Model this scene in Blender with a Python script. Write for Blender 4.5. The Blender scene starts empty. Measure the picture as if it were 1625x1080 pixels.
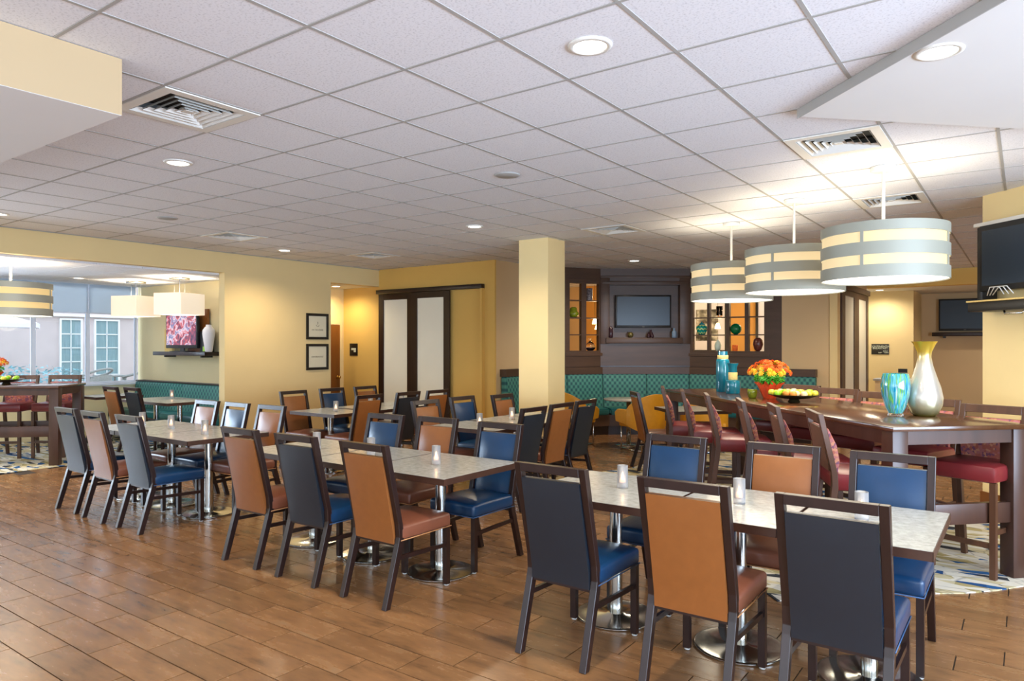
import bpy, bmesh, math, random
from mathutils import Vector, Matrix
random.seed(7)
PI = math.pi
S = bpy.context.scene
C = S.collection

# ------------------------------------------------------------------ camera, sky, light, exposure
HC = 1.615            # eye height
FPX, YAW, HY = 1123.15, -0.62696, 546.67
cam = bpy.data.cameras.new('camera')
cam.sensor_width = 36
cam.lens = FPX / 1625 * 36
cam.shift_y = (HY - 540) / 1625
cam.clip_start = 0.05
cam.clip_end = 200
co = bpy.data.objects.new('camera', cam)
C.objects.link(co)
co.location = (0, 0, HC)
co.rotation_euler = (PI / 2, 0, -YAW)
S.camera = co

S.view_settings.view_transform = 'Standard'
S.view_settings.look = 'None'
S.view_settings.gamma = 1
S.view_settings.use_curve_mapping = False
S.view_settings.exposure = 0.37
S.cycles.caustics_reflective = False
S.cycles.caustics_refractive = False
S.cycles.sample_clamp_indirect = 5
S.cycles.max_bounces = 10

W = bpy.data.worlds.new('sky')
S.world = W
W.use_nodes = True
wb = W.node_tree.nodes['Background']
wb.inputs[0].default_value = (0.72, 0.86, 1.0, 1)
wb.inputs[1].default_value = 1.9

WARM = (1.0, 0.82, 0.58)
NEUT = (1.0, 0.90, 0.78)
DAY = (0.55, 0.75, 1.0)
LK = 1.0

def area(name, loc, rot, sx, sy, power, col, spread=180):
    l = bpy.data.lights.new(name, 'AREA')
    l.shape = 'RECTANGLE'
    l.size, l.size_y = sx, sy
    l.energy = power * LK
    l.color = col
    l.spread = math.radians(spread)
    o = bpy.data.objects.new(name, l)
    C.objects.link(o)
    o.location = loc
    o.rotation_euler = rot
    return o

def spot(name, loc, power, col, ang=150, blend=0.8, rad=0.06):
    l = bpy.data.lights.new(name, 'SPOT')
    l.energy = power * LK
    l.color = col
    l.spot_size = math.radians(ang)
    l.spot_blend = blend
    l.shadow_soft_size = rad
    o = bpy.data.objects.new(name, l)
    C.objects.link(o)
    o.location = loc
    return o

def point(name, loc, power, col, rad=0.08):
    l = bpy.data.lights.new(name, 'POINT')
    l.energy = power * LK
    l.color = col
    l.shadow_soft_size = rad
    o = bpy.data.objects.new(name, l)
    C.objects.link(o)
    o.location = loc
    return o

# daylight through the windows right of the photographer
area('daylight_right', (4.3, 1.0, 1.5), (0, PI / 2 + .45, 0), 2.2, 8.0, 820, (0.60, 0.76, 1.0))
area('fill_behind', (0.2, -3.85, 1.4), (PI / 2 + 1.0, 0, 0), 7.5, 2.0, 150, (0.74, 0.84, 1.0))  # added unseen fill from behind, aimed up at the ceiling
# daylight through the courtyard glazing of the side room (stands just outside the glass, faces in)
area('daylight_courtyard', (-13.9, 1.0, 1.8), (0, -PI / 2, 0), 1.7, 5.6, 620, (0.66, 0.82, 1.0))

# ------------------------------------------------------------------ geometry of the photograph
cY, sY = math.cos(YAW), math.sin(YAW)
R2 = math.sqrt(.5)

def P(px, py, z):
    d = FPX * (HC - z) / (py - HY)
    x = (px - 812.5) * d / FPX
    return (x * cY + d * sY, -x * sY + d * cY)

def ray(px, py):
    dx = (px - 812.5) / FPX
    return dx * cY + sY, -dx * sY + cY, -(py - HY) / FPX

def AB(a, b):         # the diagonal frame of the bar table: a runs away, b runs to the right
    return ((b - a) * R2, (a + b) * R2)

H = 3.028             # main ceiling
H2 = 2.69             # side room ceiling
XL = -9.93            # left wall
TOPZ = 0.762

# ------------------------------------------------------------------ materials
def srgb(r, g, b):
    def f(c):
        c /= 255
        return c / 12.92 if c <= .04045 else ((c + .055) / 1.055) ** 2.4
    return (f(r), f(g), f(b), 1)

def nt(name):
    m = bpy.data.materials.new(name)
    m.use_nodes = True
    return m, m.node_tree.nodes, m.node_tree.links, m.node_tree.nodes['Principled BSDF']

def mat(name, col, rough=.5, metal=0, noise=0, scale=8, bump=0, bscale=60, spec=.5, coat=0, stretch=None, coord='Object'):
    m, N, L, b = nt(name)
    b.inputs['Base Color'].default_value = col
    b.inputs['Roughness'].default_value = rough
    b.inputs['Metallic'].default_value = metal
    b.inputs['Specular IOR Level'].default_value = spec
    b.inputs['Coat Weight'].default_value = coat
    b.inputs['Coat Roughness'].default_value = .15
    tc = N.new('ShaderNodeTexCoord')
    mp = N.new('ShaderNodeMapping')
    L.new(tc.outputs[coord], mp.inputs[0])
    if stretch:
        mp.inputs['Scale'].default_value = stretch
    if noise:
        n = N.new('ShaderNodeTexNoise')
        n.inputs['Scale'].default_value = scale
        n.inputs['Detail'].default_value = 6
        L.new(mp.outputs[0], n.inputs['Vector'])
        r = N.new('ShaderNodeMapRange')
        r.inputs['From Min'].default_value = .3
        r.inputs['From Max'].default_value = .7
        r.inputs['To Min'].default_value = 1 - noise
        r.inputs['To Max'].default_value = 1 + noise
        L.new(n.outputs['Fac'], r.inputs['Value'])
        v = N.new('ShaderNodeVectorMath')
        v.operation = 'SCALE'
        v.inputs[0].default_value = col[:3]
        L.new(r.outputs[0], v.inputs['Scale'])
        L.new(v.outputs[0], b.inputs['Base Color'])
    if bump:
        n = N.new('ShaderNodeTexNoise')
        n.inputs['Scale'].default_value = bscale
        n.inputs['Detail'].default_value = 4
        L.new(tc.outputs['Object'], n.inputs['Vector'])
        bp = N.new('ShaderNodeBump')
        bp.inputs['Strength'].default_value = bump
        bp.inputs['Distance'].default_value = .004
        L.new(n.outputs['Fac'], bp.inputs['Height'])
        L.new(bp.outputs[0], b.inputs['Normal'])
    return m

def emit(name, col, strength, base=None):
    m, N, L, b = nt(name)
    b.inputs['Base Color'].default_value = base or col
    b.inputs['Emission Color'].default_value = col
    b.inputs['Emission Strength'].default_value = strength
    b.inputs['Roughness'].default_value = .6
    return m

def glass(name, col, rough=.03, alpha=None, trans=1.0, ior=1.45):
    m, N, L, b = nt(name)
    b.inputs['Base Color'].default_value = col
    b.inputs['Roughness'].default_value = rough
    b.inputs['Transmission Weight'].default_value = trans
    b.inputs['IOR'].default_value = ior
    if alpha is not None:
        b.inputs['Alpha'].default_value = alpha
    return m

M = {}
M['paint_left'] = mat('wall_paint_straw', srgb(222, 196, 140), .75, noise=.02, scale=2, bump=.08, bscale=180)
M['paint_beige'] = mat('wall_paint_beige', srgb(218, 188, 142), .75, noise=.02, scale=2, bump=.08, bscale=180)
M['paint_yellow'] = mat('wall_paint_golden', srgb(222, 182, 98), .75, noise=.02, scale=2, bump=.08, bscale=180)
M['paint_column'] = mat('wall_paint_cream', srgb(236, 210, 152), .75, noise=.02, scale=2, bump=.08, bscale=180)
M['paint_side'] = mat('wall_paint_pale', srgb(236, 222, 178), .75, noise=.02, scale=2)
M['gypsum'] = mat('gypsum_white', srgb(226, 226, 224), .8, noise=.01, scale=2)
M['tee'] = mat('ceiling_tee_painted_metal', srgb(170, 168, 164), .75, spec=.2)
M['white_metal'] = mat('white_painted_metal', srgb(225, 222, 214), .45)
M['vent_dark'] = mat('vent_dark_duct', srgb(20, 20, 20), .8)
M['espresso'] = mat('espresso_wood', srgb(40, 24, 21), .3, noise=.25, scale=14, stretch=(1, 1, .15), spec=.5)
M['table_edge'] = mat('table_edge_wood', srgb(66, 40, 28), .4, noise=.2, scale=14)
M['bar_wood'] = mat('bar_table_walnut', srgb(84, 52, 32), .18, noise=.3, scale=6, stretch=(.12, 1, 1), coat=.5)
M['bar_leg'] = mat('bar_table_leg_walnut', srgb(72, 48, 38), .35, noise=.25, scale=8, stretch=(1, 1, .15))
M['stool_wood'] = mat('stool_brown_wood', srgb(84, 54, 36), .4, noise=.25, scale=14, stretch=(1, 1, .15))
M['panel_wood'] = mat('dark_wood_panelling', srgb(80, 58, 44), .42, noise=.18, scale=5, stretch=(.3, .3, 2))
M['orange'] = mat('tan_orange_vinyl', srgb(140, 84, 40), .34, noise=.05, scale=20, bump=.05, bscale=400)
M['orange_seat'] = mat('chestnut_vinyl', srgb(124, 74, 54), .3, noise=.05, scale=20, bump=.05, bscale=400)
M['navy'] = mat('slate_navy_vinyl', srgb(28, 34, 42), .4, noise=.05, scale=20, bump=.05, bscale=400)
M['blue'] = mat('deep_blue_vinyl', srgb(18, 54, 88), .28, noise=.05, scale=20, bump=.05, bscale=400)
M['piping_o'] = mat('tan_piping', srgb(186, 130, 80), .5)
M['piping_b'] = mat('blue_piping', srgb(30, 70, 110), .5)
M['burgundy'] = mat('burgundy_vinyl', srgb(118, 38, 40), .35, noise=.06, scale=20)
M['yellow'] = mat('mustard_vinyl', srgb(206, 142, 22), .5, noise=.05, scale=20)
M['steel'] = mat('brushed_steel', srgb(205, 205, 200), .16, metal=1, noise=.04, scale=30, stretch=(1, 1, .02))
M['chrome'] = mat('chrome', srgb(215, 215, 215), .08, metal=1)
M['black_metal'] = mat('black_metal', srgb(28, 27, 26), .4)
M['black_plastic'] = mat('black_plastic', srgb(22, 23, 25), .35)
M['screen'] = mat('dark_screen', srgb(28, 46, 62), .3, spec=.4)
M['frame_black'] = mat('black_frame', srgb(26, 20, 12), .4)
M['paper'] = mat('paper', srgb(214, 205, 176), .8)
M['ink'] = mat('grey_ink', srgb(96, 84, 56), .8)
M['ink_white'] = mat('white_lettering', srgb(214, 216, 190), .6)
M['brass'] = mat('brass', srgb(210, 170, 90), .25, metal=1)
M['door_wood'] = mat('stained_wood_door', srgb(116, 66, 22), .4, noise=.2, scale=6, stretch=(1, 1, .15))
M['foot_grey'] = mat('grey_glide', srgb(190, 188, 182), .4)
M['silver_shade'] = mat('silver_metal_band', srgb(160, 160, 146), .5, metal=.1)
M['shade_lit'] = emit('backlit_linen', (1.0, .76, .42, 1), .46, srgb(190, 170, 130))
M['shade_lit_left'] = emit('backlit_linen_amber', (1.0, .70, .30, 1), .40, srgb(190, 165, 115))
M['diffuser'] = emit('lit_diffuser', (1.0, .95, .84, 1), 1.7)
M['square_shade'] = emit('lit_square_shade', (1.0, .80, .58, 1), .36, srgb(240, 225, 200))
M['lamp_lens'] = emit('lit_downlight_lens', (1.0, .96, .88, 1), 5.0)
M['lamp_lens_cool'] = emit('lit_downlight_lens_cool', (.92, 1.0, .98, 1), 6.0)
M['bulb'] = emit('lit_glass_bell', (1.0, .86, .5, 1), 3.0)
M['frost'] = None
m, N, L, b = nt('frosted_glass_holder')
b.inputs['Base Color'].default_value = srgb(250, 250, 252)
b.inputs['Roughness'].default_value = .32
b.inputs['Transmission Weight'].default_value = .8
b.inputs['IOR'].default_value = 1.15
M['frost'] = m
M['clear'] = glass('clear_glass', (1, 1, 1, 1), .02)
M['flame'] = emit('flame', (1.0, .58, .25, 1), 25.0)
M['wax'] = emit('glowing_wax', (1.0, .6, .4, 1), 1.2, srgb(250, 230, 210))
M['frosted_panel'] = mat('frosted_panel_glass', srgb(240, 240, 226), .35, noise=.02, scale=2)
M['window_glass'] = None
m, N, L, b = nt('window_glass')
tr = N.new('ShaderNodeBsdfTransparent')
gl = N.new('ShaderNodeBsdfGlossy')
gl.inputs['Roughness'].default_value = .02
mxs = N.new('ShaderNodeMixShader')
fz = N.new('ShaderNodeFresnel')
fz.inputs['IOR'].default_value = 1.35
L.new(fz.outputs[0], mxs.inputs[0])
L.new(tr.outputs[0], mxs.inputs[1])
L.new(gl.outputs[0], mxs.inputs[2])
L.new(mxs.outputs[0], N['Material Output'].inputs[0])
M['window_glass'] = m
M['alu'] = mat('white_window_frame', srgb(214, 220, 232), .4)
M['shade_cloth'] = mat('roller_shade_cloth', srgb(206, 222, 236), .8)
m = M['shade_cloth']
N, L = m.node_tree.nodes, m.node_tree.links
tl = N.new('ShaderNodeBsdfTranslucent')
tl.inputs[0].default_value = srgb(244, 249, 253)
mxs = N.new('ShaderNodeMixShader')
mxs.inputs[0].default_value = .85
L.new(N['Principled BSDF'].outputs[0], mxs.inputs[1])
L.new(tl.outputs[0], mxs.inputs[2])
L.new(mxs.outputs[0], N['Material Output'].inputs[0])
M['ext_wall'] = mat('courtyard_stucco', srgb(206, 192, 190), .85, noise=.04, scale=3)
M['ext_trim'] = mat('courtyard_trim', srgb(240, 240, 240), .6)
M['ext_glass'] = mat('courtyard_window_glass', srgb(132, 160, 166), .2, noise=.25, scale=14, stretch=(1, 14, .2))
M['ext_ground'] = mat('courtyard_paving', srgb(170, 165, 160), .85, noise=.1, scale=3)
M['wicker'] = mat('grey_wicker', srgb(150, 152, 150), .7, noise=.2, scale=60)
M['canvas'] = mat('white_canvas', srgb(235, 232, 238), .8)
M['leaf_ext'] = mat('courtyard_leaf', srgb(92, 150, 140), .6, noise=.25, scale=9)
M['flower_ext'] = mat('pale_blue_foliage', srgb(150, 196, 206), .6, noise=.25, scale=30)
M['leaf'] = mat('bright_leaf', srgb(70, 160, 38), .5, noise=.25, scale=30)
M['petal_o'] = mat('orange_petals', srgb(238, 108, 26), .6, noise=.2, scale=60)
M['petal_y'] = mat('yellow_petals', srgb(246, 190, 40), .6, noise=.2, scale=60)
M['foil'] = mat('orange_pot_wrap', srgb(216, 74, 34), .35, noise=.25, scale=14)
M['apple_green'] = mat('green_apple_skin', srgb(150, 200, 40), .3, noise=.15, scale=12)
M['apple_yellow'] = mat('yellow_apple_skin', srgb(232, 214, 70), .3, noise=.12, scale=12)
M['apple_orange'] = mat('orange_peel', srgb(240, 150, 60), .4, noise=.12, scale=12)
M['apple_pale'] = mat('pale_peach_skin', srgb(244, 214, 160), .4, noise=.12, scale=12)
M['bowl'] = mat('dark_bowl', srgb(52, 42, 24), .3)
M['teal_glass'] = mat('teal_glass', srgb(8, 112, 132), .1, noise=.35, scale=14, stretch=(1, 1, .12), coat=.5)
M['cream_band'] = mat('cream_rope_band', srgb(240, 208, 130), .7, noise=.1, scale=60)
M['gold'] = None
M['pot_grey'] = mat('grey_ceramic', srgb(150, 150, 140), .5)

# banded / patterned materials ------------------------------------------------
def ramp(N, stops, interp='LINEAR'):
    r = N.new('ShaderNodeValToRGB')
    r.color_ramp.interpolation = interp
    e = r.color_ramp.elements
    e[0].position, e[0].color = stops[0]
    e[1].position, e[1].color = stops[1]
    for p, c in stops[2:]:
        x = e.new(p)
        x.color = c
    return r

def ceiling_tile_mat():
    m, N, L, b = nt('mineral_fibre_ceiling_tile')
    tc = N.new('ShaderNodeTexCoord')
    g = N.new('ShaderNodeNewGeometry')
    n = N.new('ShaderNodeTexNoise')
    n.inputs['Scale'].default_value = 90
    n.inputs['Detail'].default_value = 3
    L.new(g.outputs['Position'], n.inputs['Vector'])
    r = ramp(N, [(.32, srgb(212, 213, 218)), (.48, srgb(234, 235, 240))])
    L.new(n.outputs['Fac'], r.inputs['Fac'])
    isl = N.new('ShaderNodeMapRange')
    isl.inputs['To Min'].default_value = .955
    isl.inputs['To Max'].default_value = 1.0
    L.new(g.outputs['Random Per Island'], isl.inputs['Value'])
    v = N.new('ShaderNodeVectorMath')
    v.operation = 'SCALE'
    L.new(r.outputs[0], v.inputs[0])
    L.new(isl.outputs[0], v.inputs['Scale'])
    L.new(v.outputs[0], b.inputs['Base Color'])
    b.inputs['Roughness'].default_value = .9
    b.inputs['Specular IOR Level'].default_value = .1
    bp = N.new('ShaderNodeBump')
    bp.inputs['Strength'].default_value = .35
    bp.inputs['Distance'].default_value = .003
    L.new(n.outputs['Fac'], bp.inputs['Height'])
    L.new(bp.outputs[0], b.inputs['Normal'])
    return m
M['ctile'] = ceiling_tile_mat()

def floor_tile_mat():
    m, N, L, b = nt('rust_brown_porcelain_tile')
    g = N.new('ShaderNodeNewGeometry')
    oi = N.new('ShaderNodeObjectInfo')
    add = N.new('ShaderNodeMath')
    add.operation = 'ADD'
    L.new(g.outputs['Random Per Island'], add.inputs[0])
    L.new(oi.outputs['Random'], add.inputs[1])
    mp = N.new('ShaderNodeMapping')
    mp.inputs['Scale'].default_value = (1.1, 4.2, 1)
    L.new(g.outputs['Position'], mp.inputs[0])
    off = N.new('ShaderNodeVectorMath')
    off.operation = 'SCALE'
    off.inputs[0].default_value = (37, 53, 11)
    L.new(add.outputs[0], off.inputs['Scale'])
    L.new(off.outputs[0], mp.inputs['Location'])
    n = N.new('ShaderNodeTexNoise')
    n.inputs['Scale'].default_value = 2.6
    n.inputs['Detail'].default_value = 7
    n.inputs['Roughness'].default_value = .62
    L.new(mp.outputs[0], n.inputs['Vector'])
    r = ramp(N, [(.26, srgb(90, 67, 46)), (.44, srgb(134, 96, 62)), (.60, srgb(148, 107, 69)), (.85, srgb(148, 122, 92))])
    L.new(n.outputs['Fac'], r.inputs['Fac'])
    fr = N.new('ShaderNodeMath')
    fr.operation = 'FRACT'
    L.new(add.outputs[0], fr.inputs[0])
    mr = N.new('ShaderNodeMapRange')
    mr.inputs['To Min'].default_value = .86
    mr.inputs['To Max'].default_value = 1.1
    L.new(fr.outputs[0], mr.inputs['Value'])
    v = N.new('ShaderNodeVectorMath')
    v.operation = 'SCALE'
    L.new(r.outputs[0], v.inputs[0])
    L.new(mr.outputs[0], v.inputs['Scale'])
    L.new(v.outputs[0], b.inputs['Base Color'])
    rr = N.new('ShaderNodeMapRange')
    rr.inputs['To Min'].default_value = .18
    rr.inputs['To Max'].default_value = .34
    L.new(n.outputs['Fac'], rr.inputs['Value'])
    L.new(rr.outputs[0], b.inputs['Roughness'])
    b.inputs['Specular IOR Level'].default_value = .5
    bp = N.new('ShaderNodeBump')
    bp.inputs['Strength'].default_value = .015
    bp.inputs['Distance'].default_value = .004
    L.new(n.outputs['Fac'], bp.inputs['Height'])
    L.new(bp.outputs[0], b.inputs['Normal'])
    return m
M['ftile'] = floor_tile_mat()
M['grout'] = mat('dark_grout', srgb(58, 46, 36), .8)

def laminate():
    m, N, L, b = nt('mottled_grey_laminate')
    g = N.new('ShaderNodeNewGeometry')
    n = N.new('ShaderNodeTexNoise')
    n.inputs['Scale'].default_value = 26
    n.inputs['Detail'].default_value = 8
    n.inputs['Roughness'].default_value = .7
    L.new(g.outputs['Position'], n.inputs['Vector'])
    r = ramp(N, [(.35, srgb(160, 160, 152)), (.6, srgb(186, 186, 178))])
    L.new(n.outputs['Fac'], r.inputs['Fac'])
    L.new(r.outputs[0], b.inputs['Base Color'])
    b.inputs['Roughness'].default_value = .22
    return m
M['laminate'] = laminate()

def carpet():
    m, N, L, b = nt('patterned_carpet')
    g = N.new('ShaderNodeNewGeometry')
    mp = N.new('ShaderNodeMapping')
    mp.inputs['Rotation'].default_value = (0, 0, .5)
    mp.inputs['Scale'].default_value = (3.2, 10, 1)
    L.new(g.outputs['Position'], mp.inputs[0])
    n0 = N.new('ShaderNodeTexNoise')
    n0.inputs['Scale'].default_value = .8
    L.new(g.outputs['Position'], n0.inputs['Vector'])
    mx = N.new('ShaderNodeVectorMath')
    mx.operation = 'ADD'
    sc = N.new('ShaderNodeVectorMath')
    sc.operation = 'SCALE'
    sc.inputs['Scale'].default_value = 3.5
    L.new(n0.outputs['Color'], sc.inputs[0])
    L.new(mp.outputs[0], mx.inputs[0])
    L.new(sc.outputs[0], mx.inputs[1])
    v = N.new('ShaderNodeTexVoronoi')
    v.inputs['Scale'].default_value = 1.5
    L.new(mx.outputs[0], v.inputs['Vector'])
    sep = N.new('ShaderNodeSeparateColor')
    L.new(v.outputs['Color'], sep.inputs[0])
    n1 = N.new('ShaderNodeTexNoise')
    n1.inputs['Scale'].default_value = .55
    L.new(g.outputs['Position'], n1.inputs['Vector'])
    ma = N.new('ShaderNodeMath')
    ma.operation = 'ADD'
    L.new(sep.outputs[0], ma.inputs[0])
    L.new(n1.outputs['Fac'], ma.inputs[1])
    r = ramp(N, [(.0, srgb(38, 78, 128)), (.30, srgb(46, 92, 140)), (.36, srgb(214, 208, 192)), (.62, srgb(196, 184, 148)), (.78, srgb(170, 156, 110)), (.86, srgb(60, 62, 66))], 'CONSTANT')
    hf = N.new('ShaderNodeMath')
    hf.operation = 'MULTIPLY'
    hf.inputs[1].default_value = .6
    L.new(ma.outputs[0], hf.inputs[0])
    L.new(hf.outputs[0], r.inputs['Fac'])
    v2 = N.new('ShaderNodeTexVoronoi')
    v2.feature = 'DISTANCE_TO_EDGE'
    v2.inputs['Scale'].default_value = 1.1
    L.new(mx.outputs[0], v2.inputs['Vector'])
    r2 = ramp(N, [(.0, (.25, .27, .33, 1)), (.05, (1, 1, 1, 1))])
    L.new(v2.outputs['Distance'], r2.inputs['Fac'])
    mm = N.new('ShaderNodeMix')
    mm.data_type = 'RGBA'
    mm.blend_type = 'MULTIPLY'
    mm.inputs['Factor'].default_value = .55
    L.new(r.outputs[0], mm.inputs[6])
    L.new(r2.outputs[0], mm.inputs[7])
    L.new(mm.outputs[2], b.inputs['Base Color'])
    b.inputs['Roughness'].default_value = .95
    b.inputs['Specular IOR Level'].default_value = .1
    return m
M['carpet'] = carpet()

def booth_fabric():
    m, N, L, b = nt('teal_diamond_fabric')
    tc = N.new('ShaderNodeTexCoord')
    mp = N.new('ShaderNodeMapping')
    mp.inputs['Scale'].default_value = (11, 11, 11)
    L.new(tc.outputs['Object'], mp.inputs[0])
    sp = N.new('ShaderNodeSeparateXYZ')
    L.new(mp.outputs[0], sp.inputs[0])
    def wave(sign):
        a = N.new('ShaderNodeMath')
        a.operation = 'MULTIPLY'
        a.inputs[1].default_value = sign * .8
        L.new(sp.outputs['Z'], a.inputs[0])
        s = N.new('ShaderNodeMath')
        s.operation = 'ADD'
        L.new(sp.outputs['X'], s.inputs[0])
        L.new(a.outputs[0], s.inputs[1])
        q = N.new('ShaderNodeMath')
        q.operation = 'MULTIPLY'
        q.inputs[1].default_value = 2 * PI
        L.new(s.outputs[0], q.inputs[0])
        w = N.new('ShaderNodeMath')
        w.operation = 'SINE'
        L.new(q.outputs[0], w.inputs[0])
        return w
    w1, w2 = wave(1), wave(-1)
    mu = N.new('ShaderNodeMath')
    mu.operation = 'ADD'
    L.new(w1.outputs[0], mu.inputs[0])
    L.new(w2.outputs[0], mu.inputs[1])
    mr = N.new('ShaderNodeMapRange')
    mr.inputs['From Min'].default_value = -2
    mr.inputs['From Max'].default_value = 2
    L.new(mu.outputs[0], mr.inputs['Value'])
    r = ramp(N, [(.2, srgb(26, 84, 92)), (.5, srgb(56, 124, 118)), (.8, srgb(74, 142, 130))])
    L.new(mr.outputs[0], r.inputs['Fac'])
    L.new(r.outputs[0], b.inputs['Base Color'])
    b.inputs['Roughness'].default_value = .6
    return m
M['booth'] = booth_fabric()
M['booth_seat'] = mat('teal_vinyl', srgb(26, 104, 108), .3)

def stool_fabric():
    m, N, L, b = nt('mosaic_stool_fabric')
    tc = N.new('ShaderNodeTexCoord')
    v = N.new('ShaderNodeTexVoronoi')
    v.inputs['Scale'].default_value = 48
    L.new(tc.outputs['Object'], v.inputs['Vector'])
    sp = N.new('ShaderNodeSeparateColor')
    L.new(v.outputs['Color'], sp.inputs[0])
    r = ramp(N, [(0, srgb(112, 64, 84)), (.25, srgb(160, 84, 66)), (.55, srgb(186, 124, 92)), (.8, srgb(164, 96, 92))], 'CONSTANT')
    L.new(sp.outputs[0], r.inputs['Fac'])
    L.new(r.outputs[0], b.inputs['Base Color'])
    b.inputs['Roughness'].default_value = .7
    return m
M['stool_fabric'] = stool_fabric()
M['stool_back'] = mat('brown_stool_back_vinyl', srgb(104, 70, 50), .45, noise=.15, scale=20)

def stripe_glass():
    m, N, L, b = nt('streaked_art_glass')
    tc = N.new('ShaderNodeTexCoord')
    g = N.new('ShaderNodeVectorMath')
    sp = N.new('ShaderNodeSeparateXYZ')
    L.new(tc.outputs['Object'], sp.inputs[0])
    at = N.new('ShaderNodeMath')
    at.operation = 'ARCTAN2'
    L.new(sp.outputs['Y'], at.inputs[0])
    L.new(sp.outputs['X'], at.inputs[1])
    cb = N.new('ShaderNodeCombineXYZ')
    mz = N.new('ShaderNodeMath')
    mz.operation = 'MULTIPLY'
    mz.inputs[1].default_value = .7
    L.new(sp.outputs['Z'], mz.inputs[0])
    L.new(at.outputs[0], cb.inputs['X'])
    L.new(mz.outputs[0], cb.inputs['Y'])
    n = N.new('ShaderNodeTexNoise')
    n.inputs['Scale'].default_value = 4.5
    n.inputs['Detail'].default_value = 2
    n.inputs['Distortion'].default_value = .1
    L.new(cb.outputs[0], n.inputs['Vector'])
    r = ramp(N, [(.30, srgb(8, 60, 110)), (.40, srgb(0, 130, 160)), (.46, srgb(110, 200, 220)), (.50, srgb(0, 140, 140)), (.56, srgb(120, 180, 40)), (.60, srgb(20, 110, 170)), (.68, srgb(190, 222, 236))])
    L.new(n.outputs['Fac'], r.inputs['Fac'])
    L.new(r.outputs[0], b.inputs['Base Color'])
    b.inputs['Roughness'].default_value = .08
    b.inputs['Coat Weight'].default_value = .6
    return m
M['stripe_glass'] = stripe_glass()

def gold_vase():
    m, N, L, b = nt('pearl_gold_glaze')
    tc = N.new('ShaderNodeTexCoord')
    sp = N.new('ShaderNodeSeparateXYZ')
    L.new(tc.outputs['Object'], sp.inputs[0])
    mr = N.new('ShaderNodeMapRange')
    mr.inputs['From Max'].default_value = .56
    L.new(sp.outputs['Z'], mr.inputs['Value'])
    r = ramp(N, [(.0, srgb(110, 96, 20)), (.12, srgb(190, 180, 140)), (.3, srgb(205, 200, 190)), (.7, srgb(205, 200, 185)), (.88, srgb(206, 176, 70)), (1.0, srgb(214, 180, 60))])
    L.new(mr.outputs[0], r.inputs['Fac'])
    L.new(r.outputs[0], b.inputs['Base Color'])
    b.inputs['Metallic'].default_value = .55
    b.inputs['Roughness'].default_value = .25
    return m
M['gold'] = gold_vase()

def zigzag():
    m, N, L, b = nt('zigzag_glaze')
    tc = N.new('ShaderNodeTexCoord')
    sp = N.new('ShaderNodeSeparateXYZ')
    L.new(tc.outputs['Object'], sp.inputs[0])
    at = N.new('ShaderNodeMath')
    at.operation = 'ARCTAN2'
    L.new(sp.outputs['Y'], at.inputs[0])
    L.new(sp.outputs['X'], at.inputs[1])
    k = N.new('ShaderNodeMath')
    k.operation = 'MULTIPLY'
    k.inputs[1].default_value = 3.2
    L.new(at.outputs[0], k.inputs[0])
    pp = N.new('ShaderNodeMath')
    pp.operation = 'PINGPONG'
    pp.inputs[1].default_value = 1
    L.new(k.outputs[0], pp.inputs[0])
    z = N.new('ShaderNodeMath')
    z.operation = 'MULTIPLY_ADD'
    z.inputs[1].default_value = 14
    L.new(sp.outputs['Z'], z.inputs[0])
    p2 = N.new('ShaderNodeMath')
    p2.operation = 'MULTIPLY'
    p2.inputs[1].default_value = .35
    L.new(pp.outputs[0], p2.inputs[0])
    L.new(p2.outputs[0], z.inputs[2])
    f = N.new('ShaderNodeMath')
    f.operation = 'FRACT'
    L.new(z.outputs[0], f.inputs[0])
    r = ramp(N, [(0, srgb(10, 140, 130)), (.5, srgb(200, 220, 120)), (.75, srgb(30, 170, 150))], 'CONSTANT')
    L.new(f.outputs[0], r.inputs['Fac'])
    L.new(r.outputs[0], b.inputs['Base Color'])
    b.inputs['Roughness'].default_value = .2
    return m
M['zigzag'] = zigzag()

def tv_picture():
    m, N, L, b = nt('television_picture')
    tc = N.new('ShaderNodeTexCoord')
    mp = N.new('ShaderNodeMapping')
    L.new(tc.outputs['Object'], mp.inputs[0])
    n = N.new('ShaderNodeTexNoise')
    n.inputs['Scale'].default_value = 6
    n.inputs['Detail'].default_value = 5
    n.inputs['Distortion'].default_value = 1.2
    L.new(mp.outputs[0], n.inputs['Vector'])
    r = ramp(N, [(.30, srgb(40, 30, 70)), (.42, srgb(120, 60, 90)), (.48, srgb(190, 70, 80)), (.54, srgb(220, 200, 215)), (.60, srgb(90, 100, 150)), (.70, srgb(200, 120, 130))])
    L.new(n.outputs['Fac'], r.inputs['Fac'])
    L.new(r.outputs[0], b.inputs['Emission Color'])
    b.inputs['Base Color'].default_value = (.01, .01, .01, 1)
    b.inputs['Emission Strength'].default_value = 1.0
    b.inputs['Roughness'].default_value = .15
    return m
M['tv_pic'] = tv_picture()

def photo_print():
    m, N, L, b = nt('monochrome_photo_print')
    tc = N.new('ShaderNodeTexCoord')
    n = N.new('ShaderNodeTexNoise')
    n.inputs['Scale'].default_value = 5
    n.inputs['Detail'].default_value = 4
    L.new(tc.outputs['Object'], n.inputs['Vector'])
    r = ramp(N, [(.38, srgb(50, 46, 38)), (.5, srgb(130, 126, 112)), (.62, srgb(214, 210, 196))])
    L.new(n.outputs['Fac'], r.inputs['Fac'])
    L.new(r.outputs[0], b.inputs['Base Color'])
    return m
M['photo_print'] = photo_print()

# ------------------------------------------------------------------ mesh helpers
def bm_new():
    return bmesh.new()

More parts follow.
